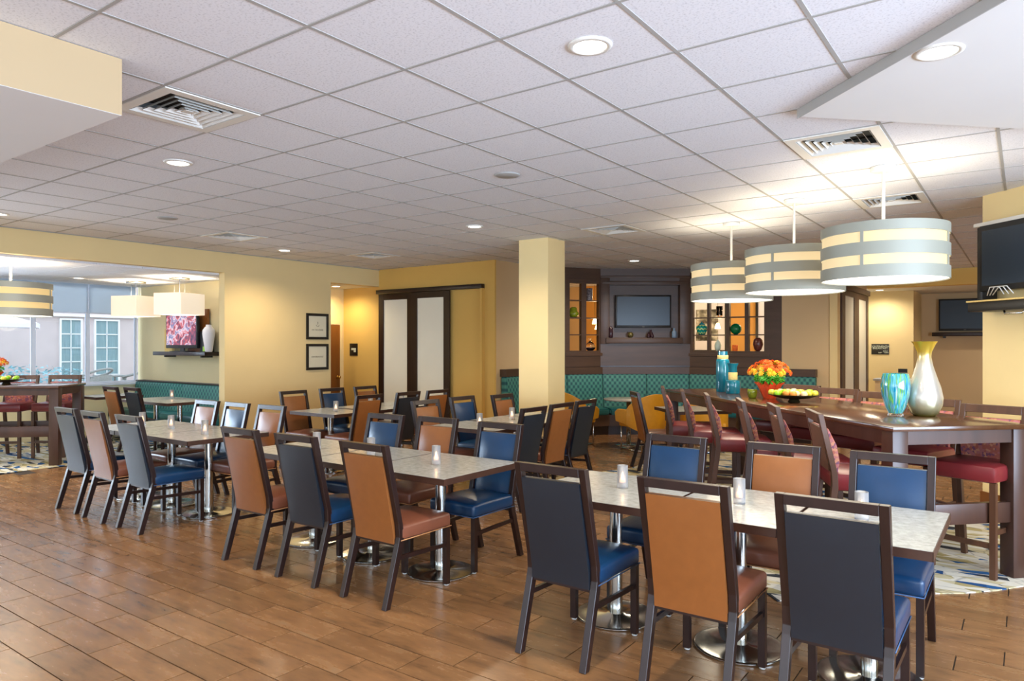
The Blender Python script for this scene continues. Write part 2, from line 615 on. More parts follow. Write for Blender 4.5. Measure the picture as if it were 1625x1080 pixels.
def add_box(bm, x0, x1, y0, y1, z0, z1, bev=0, seg=2, mtx=None):
    x0, x1 = min(x0, x1), max(x0, x1)
    y0, y1 = min(y0, y1), max(y0, y1)
    z0, z1 = min(z0, z1), max(z0, z1)
    r = bmesh.ops.create_cube(bm, size=1)
    vs = r['verts']
    bmesh.ops.scale(bm, vec=(x1 - x0, y1 - y0, z1 - z0), verts=vs)
    bmesh.ops.translate(bm, vec=((x0 + x1) / 2, (y0 + y1) / 2, (z0 + z1) / 2), verts=vs)
    if bev:
        es = list({e for v in vs for e in v.link_edges})
        q = bmesh.ops.bevel(bm, geom=es, offset=bev, segments=seg, affect='EDGES', profile=.5, clamp_overlap=True)
        vs = list({v for f in q['faces'] for v in f.verts} | {v for v in vs if v.is_valid})
    if mtx is not None:
        bmesh.ops.transform(bm, matrix=mtx, verts=vs)
    return bm

def add_prism(bm, pts, x0, x1, axis='X', bev=0):
    """polygon pts in the plane across the axis, extruded along it"""
    def co(p, t):
        if axis == 'X':
            return (t, p[0], p[1])
        if axis == 'Y':
            return (p[0], t, p[1])
        return (p[0], p[1], t)
    a = [bm.verts.new(co(p, x0)) for p in pts]
    b = [bm.verts.new(co(p, x1)) for p in pts]
    n = len(pts)
    fs = [bm.faces.new(a), bm.faces.new(b[::-1])]
    for i in range(n):
        fs.append(bm.faces.new((a[i], b[i], b[(i + 1) % n], a[(i + 1) % n])))
    bmesh.ops.recalc_face_normals(bm, faces=fs)
    if bev:
        es = list({e for f in fs for e in f.edges})
        bmesh.ops.bevel(bm, geom=es, offset=bev, segments=1, affect='EDGES', clamp_overlap=True)
    return bm

def add_lathe(bm, prof, seg=32, cap=True, c=(0, 0)):
    rings = []
    for r, z in prof:
        rings.append([bm.verts.new((c[0] + r * math.cos(2 * PI * i / seg), c[1] + r * math.sin(2 * PI * i / seg), z)) for i in range(seg)])
    for a, b in zip(rings, rings[1:]):
        for i in range(seg):
            j = (i + 1) % seg
            bm.faces.new((a[i], a[j], b[j], b[i]))
    if cap:
        if prof[0][0] > 0:
            bm.faces.new(rings[0][::-1])
        if prof[-1][0] > 0:
            bm.faces.new(rings[-1])
    for f in bm.faces:
        f.smooth = True
    return bm

def add_tube(bm, pts, r, seg=10):
    pts = [Vector(p) for p in pts]
    rings = []
    for i, p in enumerate(pts):
        t = (pts[min(i + 1, len(pts) - 1)] - pts[max(i - 1, 0)]).normalized()
        up = Vector((0, 0, 1)) if abs(t.z) < .9 else Vector((1, 0, 0))
        u = t.cross(up).normalized()
        v = t.cross(u).normalized()
        rings.append([bm.verts.new(p + u * r * math.cos(2 * PI * k / seg) + v * r * math.sin(2 * PI * k / seg)) for k in range(seg)])
    for a, b in zip(rings, rings[1:]):
        for i in range(seg):
            j = (i + 1) % seg
            f = bm.faces.new((a[i], a[j], b[j], b[i]))
            f.smooth = True
    bm.faces.new(rings[0][::-1])
    bm.faces.new(rings[-1])
    return bm

def mesh_of(name, bm, m, smooth=False):
    bmesh.ops.recalc_face_normals(bm, faces=bm.faces)
    me = bpy.data.meshes.new(name)
    bm.to_mesh(me)
    bm.free()
    me.materials.append(m)
    if smooth:
        for p in me.polygons:
            p.use_smooth = True
        try:
            me.set_sharp_from_angle(angle=math.radians(38))
        except Exception:
            pass
    return me

def obj(name, bm, m, parent=None, smooth=False, loc=(0, 0, 0), rotz=0):
    me = bm if isinstance(bm, bpy.types.Mesh) else mesh_of(name, bm, m, smooth)
    o = bpy.data.objects.new(name, me)
    C.objects.link(o)
    o.location = loc
    o.rotation_euler = (0, 0, rotz)
    if parent:
        o.parent = parent
    return o

def box(name, x0, x1, y0, y1, z0, z1, m, parent=None, bev=0):
    return obj(name, add_box(bm_new(), x0, x1, y0, y1, z0, z1, bev), m, parent, smooth=bev > 0)

def tag(o, label, cat, group=None):
    o['label'] = label
    o['category'] = cat
    if group:
        o['group'] = group
    return o

def thing(name, label, cat, loc=(0, 0, 0), rotz=0, group=None):
    o = bpy.data.objects.new(name, None)
    o.empty_display_size = .1
    C.objects.link(o)
    o.location = loc
    o.rotation_euler = (0, 0, rotz)
    return tag(o, label, cat, group)

def struct(o):
    o['kind'] = 'structure'
    return o

def dup(root, loc, rotz, label, group=None):
    r = root.copy()
    C.objects.link(r)
    r.location = loc
    r.rotation_euler = (0, 0, rotz)
    r['label'] = label
    if group:
        r['group'] = group
    for ch in list(root.children):
        k = ch.copy()
        C.objects.link(k)
        k.parent = r
        for g in list(ch.children):
            d = g.copy()
            C.objects.link(d)
            d.parent = k
    return r

used = {}
def place(key, maker, loc, rotz, label, group=None):
    if key not in used:
        o = maker()
        used[key] = o
        o.location = loc
        o.rotation_euler = (0, 0, rotz)
        o['label'] = label
        if group:
            o['group'] = group
        return o
    return dup(used[key], loc, rotz, label, group)

def text(body, size, parent, m, loc, rot, name='lettering', align='CENTER'):
    cu = bpy.data.curves.new(name, 'FONT')
    cu.body = body
    cu.size = size
    cu.align_x = align
    cu.align_y = 'CENTER'
    cu.extrude = .0005
    cu.materials.append(m)
    tmp = bpy.data.objects.new(name, cu)
    C.objects.link(tmp)
    dg = bpy.context.evaluated_depsgraph_get()
    me = bpy.data.meshes.new_from_object(tmp.evaluated_get(dg))
    bpy.data.objects.remove(tmp)
    o = bpy.data.objects.new(name, me)
    C.objects.link(o)
    o.parent = parent
    o.location = loc
    o.rotation_euler = rot
    return o

def visible_area(cx, cy, z, dx, dy):
    """rough size in the picture of a horizontal piece; zero when out of frame"""
    X = cx * cY - cy * sY
    D = cx * sY + cy * cY
    if D < .4:
        return 0
    u = 812.5 + FPX * X / D
    v = HY - FPX * (z - HC) / D
    if u < -60 or u > 1685 or v < -60 or v > 1140:
        return 0
    return dx * dy / D ** 3

# ------------------------------------------------------------------ floor
FX0, FX1, FY0, FY1 = -13.46, 4.6, -4.0, 20.0
fl = struct(obj('floor', add_box(bm_new(), FX0, FX1, FY0, FY1, -.12, -.006), M['grout']))
TX, TY = .612, .2035
bm = add_box(bm_new(), -(TX - .007) / 2, (TX - .007) / 2, -(TY - .007) / 2, (TY - .007) / 2, -.008, 0)
tile_me = mesh_of('tile', bm, M['ftile'])
cells = []
def in_main(x, y):
    if x < -10.36 or x > 4.4 or y < -3.8 or y > 17.4:
        return False
    return True
for r in range(-28, 80):
    y = 1.4865 + TY * (r + .5)
    if y < -3.8 or y > 17.3:
        continue
    x0 = -4.165 + TX / 3 * (r % 3)
    for k in range(-12, 16):
        x = x0 + TX * (k + .5)
        if not in_main(x, y):
            continue
        cells.append((visible_area(x, y, 0, TX, TY), x, y))
cells.sort(reverse=True)
for i, (a, x, y) in enumerate(cells[:300]):
    obj('tile', tile_me, None, fl, loc=(x, y, 0))
bm = bm_new()
for a, x, y in cells[300:]:
    hx, hy = (TX - .006) / 2, (TY - .006) / 2
    bmesh.ops.create_cube(bm, size=1, matrix=Matrix.Translation((x, y, -.004)) @ Matrix.Diagonal((2 * hx, 2 * hy, .008, 1)))
ft = obj('tile_field', bm, M['ftile'], fl)
ft['kind'] = 'stuff'

# carpets: under the tall table and in the side room, each with a gently curved edge
def carpet_poly(name, pts, label):
    bm = add_prism(bm_new(), pts, .0, .007, 'Z')
    return tag(obj(name, bm, M['carpet']), label, 'carpet')
edge = []
for i in range(13):
    b = 2.35 + (5.4 - 2.35) * i / 12
    a = 4.13 + .06 * math.sin(i * .9)
    edge.append(AB(a, b))
far = [AB(10.6, 5.4), AB(10.6, 4.7), AB(8.9, 3.0), AB(8.6, 2.35), AB(7.3, 2.3), AB(5.6, 2.38)]
carpet_poly('carpet', edge + far, 'cream and blue patterned carpet under the tall table with striped vase')
carpet_poly('carpet', [(-10.36, -1.5), (-10.36, 6.69), (-13.4, 6.69), (-13.4, -1.5)], 'cream and blue patterned carpet in the side room by the courtyard windows')

# ------------------------------------------------------------------ main ceiling
cl = struct(obj('ceiling', add_box(bm_new(), XL - .15, 4.6, -4.0, 15.5, H + .09, H + .15), M['gypsum']))
GX0, GY0, G = -1.3624, 1.4063, .61
def gx(i):
    return GX0 - G * i
def gy(j):
    return GY0 + G * j
vents = [(-4.107, 2.321), (-1.057, 5.371), (-8.377, 5.371), (-8.377, 7.811), (-4.107, 7.811), (-1.057, 7.811)]
lights = [(-1.667, 2.931), (-5.327, 2.931), (-5.327, 6.591), (-8.987, 6.591), (-5.327, 10.861), (-8.987, 2.931)]
bm = add_box(bm_new(), -.299, .299, -.299, .299, .004, .02, bev=.003, seg=1)
ct_me = mesh_of('ceiling_tile', bm, M['ctile'])
cc = []
for i in range(-10, 15):
    for j in range(-9, 24):
        x, y = gx(i) - G / 2, gy(j) + G / 2
        if x < XL + .1 or y > 15.4:
            continue
        if any(abs(x - v[0]) < .2 and abs(y - v[1]) < .2 for v in vents):
            continue
        if x > 4.4 or y < -3.9:
            continue
        cc.append((visible_area(x, y, H, G, G), x, y))
# half tiles cut against the left wall
cc.sort(reverse=True)
for a, x, y in cc[:300]:
    obj('ceiling_tile', ct_me, None, cl, loc=(x, y, H))
bm = bm_new()
for a, x, y in cc[300:]:
    bmesh.ops.create_cube(bm, size=1, matrix=Matrix.Translation((x, y, H + .012)) @ Matrix.Diagonal((.598, .598, .016, 1)))
o = obj('ceiling_tile_field', bm, M['ctile'], cl)
o['kind'] = 'stuff'
xe = gx(14)
bm = bm_new()
for j in range(-9, 23):
    add_box(bm, XL, xe - .012, gy(j) + .006, gy(j + 1) - .006, H + .004, H + .02)
o = obj('cut_tile_row', bm, M['ctile'], cl)
for i in range(-9, 15):
    box('ceiling_tee', gx(i) - .010, gx(i) + .010, -3.9, 15.45, H + .001, H + .025, M['tee'], cl)
for j in range(-8, 24):
    box('ceiling_tee', XL, 4.5, gy(j) - .008, gy(j) + .008, H + .0005, H + .025, M['tee'], cl)
box('wall_angle', XL, XL + .02, -3.9, 9.4, H - .004, H + .02, M['tee'], cl)

# supply vents
def make_vent():
    t = thing('ceiling_vent', '', 'vent')
    bm = bm_new()
    h = .298
    for a, b_, c, d in ((-h, h, -h, -.235), (-h, h, .235, h), (-h, -.235, -.235, .235), (.235, h, -.235, .235)):
        add_box(bm, a, b_, c, d, -.006, .01)
    obj('frame', bm, M['white_metal'], t)
    box('duct', -.235, .235, -.235, .235, .07, .08, M['vent_dark'], t)
    for k, s in enumerate((.235, .19, .145, .10, .055)):
        bm = bm_new()
        for q in range(4):
            w = s - .006
            pts = [(-w, .0), (w, .0)]
            # one louvre side: a tilted strip, mitred at the corners
            i0 = s - .024
            v = [bm.verts.new(p) for p in ((-w, -w, -.004), (w, -w, -.004), (i0, -i0, .020), (-i0, -i0, .020))]
            bm.faces.new(v)
            bmesh.ops.rotate(bm, cent=(0, 0, 0), matrix=Matrix.Rotation(PI / 2, 3, 'Z'), verts=bm.verts)
        obj('louvre', bm, M['white_metal'], t)
    box('centre_plate', -.025, .025, -.025, .025, -.004, .0, M['white_metal'], t)
    return t
VL = ['square ceiling vent beside the corner of the cream bulkhead, largest of the vents',
      'square ceiling vent between the white gypsum drop and the striped pendants',
      'square ceiling vent above the end of the wall opening to the side room',
      'square ceiling vent near the wall corner above the sliding doors',
      'square ceiling vent behind the cream column, towards the dark panelled wall',
      'square ceiling vent beside the rod of the nearest large striped pendant']
for (x, y), lab in zip(vents, VL):
    place('vent', make_vent, (x, y, H), 0, lab, 'square vents in the tiled ceiling')

# recessed downlights
def make_down(cool=False):
    t = thing('recessed_downlight', '', 'ceiling light')
    bm = add_lathe(bm_new(), [(.078, -.001), (.082, -.008), (.104, -.004), (.106, .004), (.078, .004)], 32, cap=False)
    obj('trim_ring', bm, M['white_metal'], t)
    obj('lens', add_lathe(bm_new(), [(.0001, -.004), (.078, -.003), (.078, .003), (.0001, .003)], 32, cap=False), M['lamp_lens_cool'] if cool else M['lamp_lens'], t)
    return t
DL = ['round lit downlight in the tile nearest the top edge, above the table rows',
      'round lit downlight in the ceiling tile beside the large vent',
      'round lit downlight in the middle of the tiled ceiling, left of the column top',
      'small round lit downlight near the left wall, above the framed prints',
      'round lit downlight in front of the dark panelled wall with television',
      'lit downlight at the left picture edge above the wall opening']
for (x, y), lab in zip(lights, DL):
    place('down', make_down, (x, y, H), 0, lab, 'round recessed downlights')
    spot('downlight_lamp', (x, y, H - .03), 100, WARM)
# lamps of the same grid beyond the frame, real fittings too
for x, y in [(1.993, 2.931), (-1.667, -.729), (1.993, -.729), (1.993, 6.591), (1.6, 10.8)]:
    place('down', make_down, (x, y, H), 0, 'round lit downlight of the tiled ceiling, out of the picture', 'round recessed downlights')
    spot('downlight_lamp', (x, y, H - .03), 100, WARM)

for x, y in [(-1.667, 10.861), (-1.667, 14.521), (1.993, 14.521)]:  # downlights added to brighten the far passage
    place('down', make_down, (x, y, H), 0, 'added unseen downlight above the passage beyond the tall table', 'round recessed downlights')
    spot('downlight_lamp', (x, y, H - .03), 100, WARM)
for x, y, lab in [(.35, 17.0, 'flat round downlight in the low ceiling above the far television'), (-2.4, 16.1, 'added downlight in the low ceiling above the small wall sign')]:  # the second one is added to brighten the passage
    place('down', make_down, (x, y, 2.73), 0, lab, 'round recessed downlights')
    spot('downlight_lamp', (x, y, 2.69), 55, (1, .92, .8), 165)

# round speaker cover plates
for (x, y), lab in zip([(-7.767, 4.151), (-3.497, 5.371 - .61)], ['faint round flush speaker cover in the ceiling left of the middle', 'faint round flush speaker cover above the cream column, in the mid ceiling']):
    o = obj('ceiling_speaker', add_lathe(bm_new(), [(.001, -.006), (.095, -.006), (.11, .003)], 32), M['tee'], loc=(x, y, H))
    tag(o, lab, 'speaker', 'round ceiling speakers')

# cream bulkhead (upper left) and white gypsum drop (upper right)
o = struct(obj('trim_1', add_box(bm_new(), -9.0, -3.622, -3.9, 1.703, 2.748, 2.7505), M['gypsum']))
o = struct(obj('trim_2', add_box(bm_new(), -9.0, -3.62, -3.9, 1.705, 2.75, H), mat('wall_paint_beige_dimmed', srgb(186, 161, 124), .8)))  # wall beige with shade put into the colour to dim the bulkhead
pts = [AB(3.93, 2.37), AB(-6.0, 2.37), AB(-6.0, 9.0), AB(3.93, 9.0)]
o = struct(obj('trim_3', add_prism(bm_new(), pts, 2.985, H + .001, 'Z'), M['gypsum']))
bm = add_prism(bm_new(), [AB(3.935, 2.365), AB(-6.0, 2.365), AB(-6.0, 2.372), AB(3.935, 2.372)], 2.975, H + .002, 'Z')
struct(obj('trim_4', bm, M['tee']))
x, y = P(1490, 82, 2.985)
t = place('downcool', lambda: make_down(True), (x, y, 2.985), 0, 'bright cool white downlight in the gypsum drop, upper right')
spot('downlight_lamp', (x, y, 2.95), 60, (1, .97, .9))

# ------------------------------------------------------------------ left wall with wide opening, side room
def wall(name, x0, x1, y0, y1, z0, z1, m):
    return struct(box(name, x0, x1, y0, y1, z0, z1, m))
wl = wall('wall_left', XL - .15, XL, 6.2, 8.25, 0, H + .02, M['paint_left'])
box('header', XL - .15, XL, -4, 6.2, 2.72, H + .02, M['paint_left'], wl)
box('header', XL - .15, XL, 8.25, 9.4, 2.715, H + .02, M['paint_left'], wl)
struct(box('baseboard_left', XL, XL + .015, 6.2, 8.25, 0, .1, M['espresso']))

# side room
wall('wall_side_north', -13.6, XL - .15, 6.7, 6.85, 0, H2 + .1, M['paint_side'])
wall('wall_side_return', XL - .15, XL - .149, 6.2, 6.7, 0, H2 + .1, M['paint_side'])
cs = struct(obj('ceiling_side', add_box(bm_new(), -13.6, XL - .151, -3, 6.8, H2 + .02, H2 + .1), M['gypsum']))
bm = bm_new()
for i in range(6):
    for j in range(16):
        x0, y0 = -13.45 + .61 * i, -2.9 + .61 * j
        add_box(bm, x0 + .006, min(x0 + .604, XL - .155), y0 + .006, y0 + .604, H2, H2 + .018)
o = obj('ceiling_tile_field', bm, M['ctile'], cs)
o['kind'] = 'stuff'
# courtyard glazing on the far side
XW = -13.46
wall('wall_window_sill', XW - .12, XW, -3, 6.7, 0, .885, M['paint_side'])
struct(box('trim_5', XW - .14, XW + .08, -3, 6.7, .885, .915, M['alu']))
ys = [6.62 - .853 * k for k in range(11)]
for k, (y1, y0) in enumerate(zip(ys, ys[1:])):
    w = bpy.data.objects.new('window_%d' % (k + 1), None)
    C.objects.link(w)
    w['kind'] = 'structure'
    ym = (y0 + y1) / 2
    w.location = (XW - .05, ym, .915)
    h2, ht = (y1 - y0) / 2, H2 - .915
    bm = bm_new()
    for a, b_, c, d in ((-h2, -h2 + .03, 0, ht), (h2 - .03, h2, 0, ht), (-h2 + .03, h2 - .03, 0, .04), (-h2 + .03, h2 - .03, ht - .04, ht)):
        add_box(bm, -.03, .03, a, b_, c, d)
    obj('window_frame', bm, M['alu'], w)
    box('window_pane', -.003, .003, -h2 + .03, h2 - .03, .04, ht - .04, M['window_glass'], w)
    box('roller_shade', .045, .05, -h2 + .012, h2 - .012, 2.18 - .915, ht, M['shade_cloth'], w)
    box('hem_bar', .04, .055, -h2 + .012, h2 - .012, 2.165 - .915, 2.185 - .915, M['alu'], w)

# courtyard outside
g = struct(obj('ground_courtyard', add_box(bm_new(), -34, XW - .14, -12, 22, -.2, .28), M['ext_ground']))
ew = tag(thing('courtyard_building', '', 'building'), 'pinkish stucco building across the courtyard with two tall white windows', 'building')
def ext_wall():
    bm = bm_new()
    add_box(bm, -20.3, -20, -10, 16, -.1, 3.6)
    return bm
obj('wall', ext_wall(), M['ext_wall'], ew)
box('cornice', -20.05, -19.9, -10, 16, 2.34, 2.40, M['ext_trim'], ew)
for y0, y1 in ((7.90, 8.36), (8.73, 9.30), (5.2, 5.8)):
    f = bm_new()
    for a, b_, c, d in ((y0 - .04, y0, .1, 2.29), (y1, y1 + .04, .1, 2.29), (y0, y1, 2.25, 2.29), (y0, y1, .05, .1)):
        add_box(f, -20.0, -19.94, a, b_, c, d)
    n = 6
    for k in range(1, n):
        z = .1 + 2.15 * k / n
        add_box(f, -19.99, -19.965, y0, y1, z - .012, z + .012)
    ym = (y0 + y1) / 2
    add_box(f, -19.99, -19.965, ym - .01, ym + .01, .1, 2.25)
    fo = obj('window', f, M['ext_trim'], ew)
    box('pane', -20.0, -19.985, y0, y1, .1, 2.25, M['ext_glass'], fo)
# patio umbrella
ux, uy = -17.5, 5.35
t = thing('patio_umbrella', 'white canvas patio umbrella seen through the left window', 'umbrella', (ux, uy, .28))
obj('pole', add_lathe(bm_new(), [(.025, 0), (.025, 2.09)], 12), M['alu'], t)
bm = bm_new()
top = bm.verts.new((0, 0, 2.11))
rim = [bm.verts.new((1.15 * math.cos(PI * k / 4), 1.15 * math.sin(PI * k / 4), 1.79)) for k in range(8)]
low = [bm.verts.new((1.15 * math.cos(PI * k / 4), 1.15 * math.sin(PI * k / 4), 1.69)) for k in range(8)]
for k in range(8):
    bm.faces.new((top, rim[k], rim[(k + 1) % 8]))
    bm.faces.new((rim[k], low[k], low[(k + 1) % 8], rim[(k + 1) % 8]))
obj('canopy', bm, M['canvas'], t)
obj('base', add_lathe(bm_new(), [(.22, 0), (.2, .06), (.03, .1)], 16), M['pot_grey'], t)

def leaf_cloud(bm, n, cx, cy, cz, rx, ry, rz, size):
    for _ in range(n):
        th, ph = random.uniform(0, 2 * PI), math.acos(random.uniform(-1, 1))
        rr = random.random() ** .4
        p = Vector((cx + rx * rr * math.sin(ph) * math.cos(th), cy + ry * rr * math.sin(ph) * math.sin(th), cz + rz * rr * math.cos(ph)))
        a = Vector((random.uniform(-1, 1), random.uniform(-1, 1), random.uniform(-.6, .6))).normalized() * size * random.uniform(.6, 1.2)
        b_ = a.cross(Vector((random.uniform(-1, 1), random.uniform(-1, 1), random.uniform(-1, 1)))).normalized() * size * .35
        v = [bm.verts.new(q) for q in (p - a, p + b_, p + a, p - b_)]
        bm.faces.new(v)
t = thing('courtyard_tree', 'blue-green leafy young tree beside the white patio umbrella outside', 'tree', (-18.9, 4.6, .28))
obj('trunk', add_tube(bm_new(), [(0, 0, 0), (.03, 0, .8), (-.02, .03, 1.6), (.02, .05, 2.3)], .04), M['stool_wood'], t)
bm = bm_new()
leaf_cloud(bm, 500, 0, 0, 2.0, .55, .55, .75, .09)
obj('foliage', bm, M['leaf_ext'], t)
bm = bm_new()
leaf_cloud(bm, 700, 0, 0, .45, .45, 1.6, .42, .07)
t = tag(obj('shrub', bm, M['flower_ext'], loc=(-18.9, 6.75, .28)), 'low pale blue-green shrub against the courtyard wall', 'shrub')
# wicker patio chairs
def make_patio_chair():
    t = thing('patio_chair', '', 'chair')
    box('seat', -.28, .28, -.26, .28, .36, .44, M['wicker'], t, .02)
    pts = []
    for k in range(11):
        th = PI + PI * k / 10
        pts.append((.31 * math.cos(th), -.05 + .30 * math.sin(th), .70 + .12 * math.sin(PI * k / 10)))
    obj('back_rail', add_tube(bm_new(), [(.31, .24, .62)][::-1] + pts[:0] + [(-.31, .24, .62)] + pts + [(.31, .24, .62)], .025), M['wicker'], t)
    bm = bm_new()
    for k in range(0, 10):
        x0, y0, z0 = pts[k]
        x1, y1, z1 = pts[k + 1]
        v = [bm.verts.new(q) for q in ((x0, y0, .44), (x1, y1, .44), (x1, y1, z1 - .12), (x0, y0, z0 - .12))]
        bm.faces.new(v)
    obj('woven_back', bm, M['wicker'], t)
    for sx in (-1, 1):
        for sy in (-1, 1):
            obj('leg', add_tube(bm_new(), [(sx * .27, sy * .25, 0), (sx * .29, sy * .25, .44 if sy < 0 else .62)], .02, 8), M['wicker'], t)
    return t
place('patio', make_patio_chair, (-16.2, 7.05, .28), 2.0, 'rounded grey wicker patio chair outside, nearer the window mullion')
place('patio', make_patio_chair, (-16.2, 7.95, .28), 2.6, 'rounded grey wicker patio chair outside, beside the straw wall corner')
t = thing('patio_table', 'small grey patio table between the wicker chairs', 'table', (-16.5, 7.5, .28))
box('tabletop', -.25, .25, -.25, .25, .62, .66, M['wicker'], t, .01)
for sx in (-1, 1):
    for sy in (-1, 1):
        box('leg', sx * .22 - .015, sx * .22 + .015, sy * .22 - .015, sy * .22 + .015, 0, .62, M['wicker'], t)

# shelf with television in the side room
t = thing('wall_shelf', 'dark floating wall shelf under the lit television in the side room', 'shelf', (-11.68, 6.70, 1.43))
box('board', -.83, .83, -.28, 0, 0, .065, M['espresso'], t, .004)
box('bracket', -.6, -.56, -.2, 0, -.03, 0, M['black_metal'], t)
box('bracket', .56, .6, -.2, 0, -.03, 0, M['black_metal'], t)
t = thing('television', 'lit flat television showing a colourful picture, on side room shelf', 'television', (-11.72, 6.52, 1.495))
box('casing', -.50, .50, -.02, .03, .06, .66, M['black_plastic'], t, .008)
box('screen', -.465, .465, -.026, -.021, .115, .625, M['tv_pic'], t)
box('stand_foot', -.25, .25, -.09, .1, 0, .012, M['black_plastic'], t, .004)
box('stand_neck', -.06, .06, -.0, .02, .01, .07, M['black_plastic'], t)
o = tag(box('canvas_panel', -.13, .13, -.02, .02, 0, .40, M['cream_band']), 'small speckled tan canvas leaning left of the lit television', 'picture')
o.location = (-12.28, 6.6, 1.495)
o = tag(box('canvas_panel', -.3, .3, -.02, .02, 0, .72, M['door_wood']), 'tall brown canvas leaning behind the lit television', 'picture')
o.location = (-11.43, 6.65, 1.495)
t = thing('black_box', 'black storage box with a green sticker on side room shelf', 'box', (-11.09, 6.6, 1.495))
box('body', -.11, .11, -.06, .06, 0, .34, M['black_plastic'], t, .004)
box('sticker', -.02, .06, -.064, -.0605, .01, .09, M['apple_green'], t)
o = obj('ceramic_vase', add_lathe(bm_new(), [(.05, 0), (.06, .02), (.085, .2), (.1, .3), (.095, .36), (.06, .41), (.045, .42), (.045, .45)], 28), M['canvas'], loc=(-10.9, 6.52, 1.495))
tag(o, 'tall cream ceramic vase at the shelf end by the wall opening', 'vase')

# square pendants
def make_sq():
    t = thing('square_pendant', '', 'pendant lamp')
    s, z0, z1 = .262, -.60, -.26
    bm = bm_new()
    for a, b_, c, d in ((-s, s, -s, -s + .012), (-s, s, s - .012, s), (-s, -s + .012, -s + .012, s - .012), (s - .012, s, -s + .012, s - .012)):
        add_box(bm, a, b_, c, d, z0, z1)
    obj('lamp_shade', bm, M['square_shade'], t)
    box('diffuser', -s + .013, s - .013, -s + .013, s - .013, z0 + .004, z0 + .010, M['diffuser'], t)
    obj('canopy', add_lathe(bm_new(), [(.001, -.03), (.15, -.03), (.16, -.0), (.001, 0)], 24, cap=False), M['steel'], t)
    obj('suspension_rod', add_tube(bm_new(), [(0, 0, -.03), (0, 0, -.5)], .006, 6), M['alu'], t)
    for k in (-.1, .1):
        obj('suspension_wire', add_tube(bm_new(), [(k, 0, -.03), (k, 0, z1)], .002, 4), M['alu'], t)
    return t
for (x, y), lab in zip([P(216, 446, H2), P(285, 440, H2)], ['square cream lit pendant lamp nearer the courtyard windows', 'square cream lit pendant lamp in front of the shelf television']):
    place('sq', make_sq, (x, y, H2), math.radians(19), lab, 'square pendants in the side room')
    point('pendant_lamp', (x, y, H2 - .52), 22, (1, .9, .74))
for x, y in [(-11.6, 2.6), (-11.6, .6)]:  # unseen downlights added to light the side room
    spot('downlight_lamp', (x, y, H2 - .03), 130, (1, .93, .82), 165)
    place('down', make_down, (x, y, H2), 0, 'added downlight in the side room beyond the picture edge', 'round recessed downlights')
for (x, y), lab in zip([P(125, 441, H2 - .001)], ['small round lit downlight in the side room ceiling near the shades']):
    place('down', make_down, (x, y, H2), 0, lab, 'round recessed downlights')

# large striped round pendants
def make_round(lit):
    t = thing('round_pendant', '', 'pendant lamp')
    Rr, zt, zb = .46, -.485, -.905
    hgt = zt - zb
    bands = [(.0, .18, 's'), (.18, .37, 'l'), (.37, .60, 's'), (.60, .78, 'l'), (.78, 1.0, 's')]
    for f0, f1, kd in bands:
        a, b_ = zt - hgt * f0, zt - hgt * f1
        r = Rr if kd == 's' else Rr - .012
        bm = add_lathe(bm_new(), [(r - .006, a), (r, a), (r, b_), (r - .006, b_), (r - .006, a)], 64, cap=False)
        obj('metal_band' if kd == 's' else 'lit_band', bm, M['silver_shade'] if kd == 's' else lit, t, smooth=True)
    for k in range(4):
        bm = bm_new()
        th = k * PI / 2 + .35
        add_box(bm, Rr - .010, Rr - .001, -.011, .011, zb + .05, zt - .05, mtx=Matrix.Rotation(th, 4, 'Z'))
        obj('upright', bm, M['silver_shade'], t)
    obj('diffuser', add_lathe(bm_new(), [(.001, zb + .008), (Rr - .012, zb + .008), (Rr - .012, zb + .016), (.001, zb + .016)], 64, cap=False), M['diffuser'], t)
    obj('canopy', add_lathe(bm_new(), [(.001, -.035), (.085, -.035), (.095, -.03), (.095, 0), (.001, 0)], 32, cap=False), M['white_metal'], t)
    obj('suspension_rod', add_tube(bm_new(), [(0, 0, -.03), (0, 0, zt - .2)], .013, 12), M['white_metal'], t)
    bm = bm_new()
    for k in range(3):
        th = k * 2 * PI / 3
        add_tube(bm, [(0, 0, zt - .05), ((Rr - .01) * math.cos(th), (Rr - .01) * math.sin(th), zt - .05)], .006, 6)
    obj('spider', bm, M['white_metal'], t)
    return t
RPL = ['large round pendant lamp with two lit stripes, nearest and largest of three', 'round striped pendant lamp hanging in the middle of the three', 'round striped pendant lamp in front of the display shelves, smallest of three']
for (a, b_), lab in zip([(5.10, 3.81), (6.39, 3.81), (7.73, 3.82)], RPL):
    x, y = AB(a, b_)
    place('round', lambda: make_round(M['shade_lit']), (x, y, H), YAW + .1, lab, 'striped round pendants over the tall table')
    point('pendant_lamp', (x, y, H - .72), 14, (1, .88, .66), .3)
    area('pendant_down_lamp', (x, y, H - .93), (0, 0, 0), .7, .7, 14, (1, .88, .66))
x, y = P(17, 414, H2)
o = make_round(M['shade_lit_left'])
o.location = (x, y, H2 + .0)
o.rotation_euler = (0, 0, .5)
for ch in o.children:
    if ch.name.split('.')[0] != 'canopy':
        ch.location.z += .20
    if ch.name.split('.')[0] == 'suspension_rod':
        ch.scale = (1, 1, .72)
        ch.location.z = -.002
o['label'] = 'round striped pendant lamp over the tall table in the side room'
point('pendant_lamp', (x, y, H2 - .15), 22, WARM, .15)

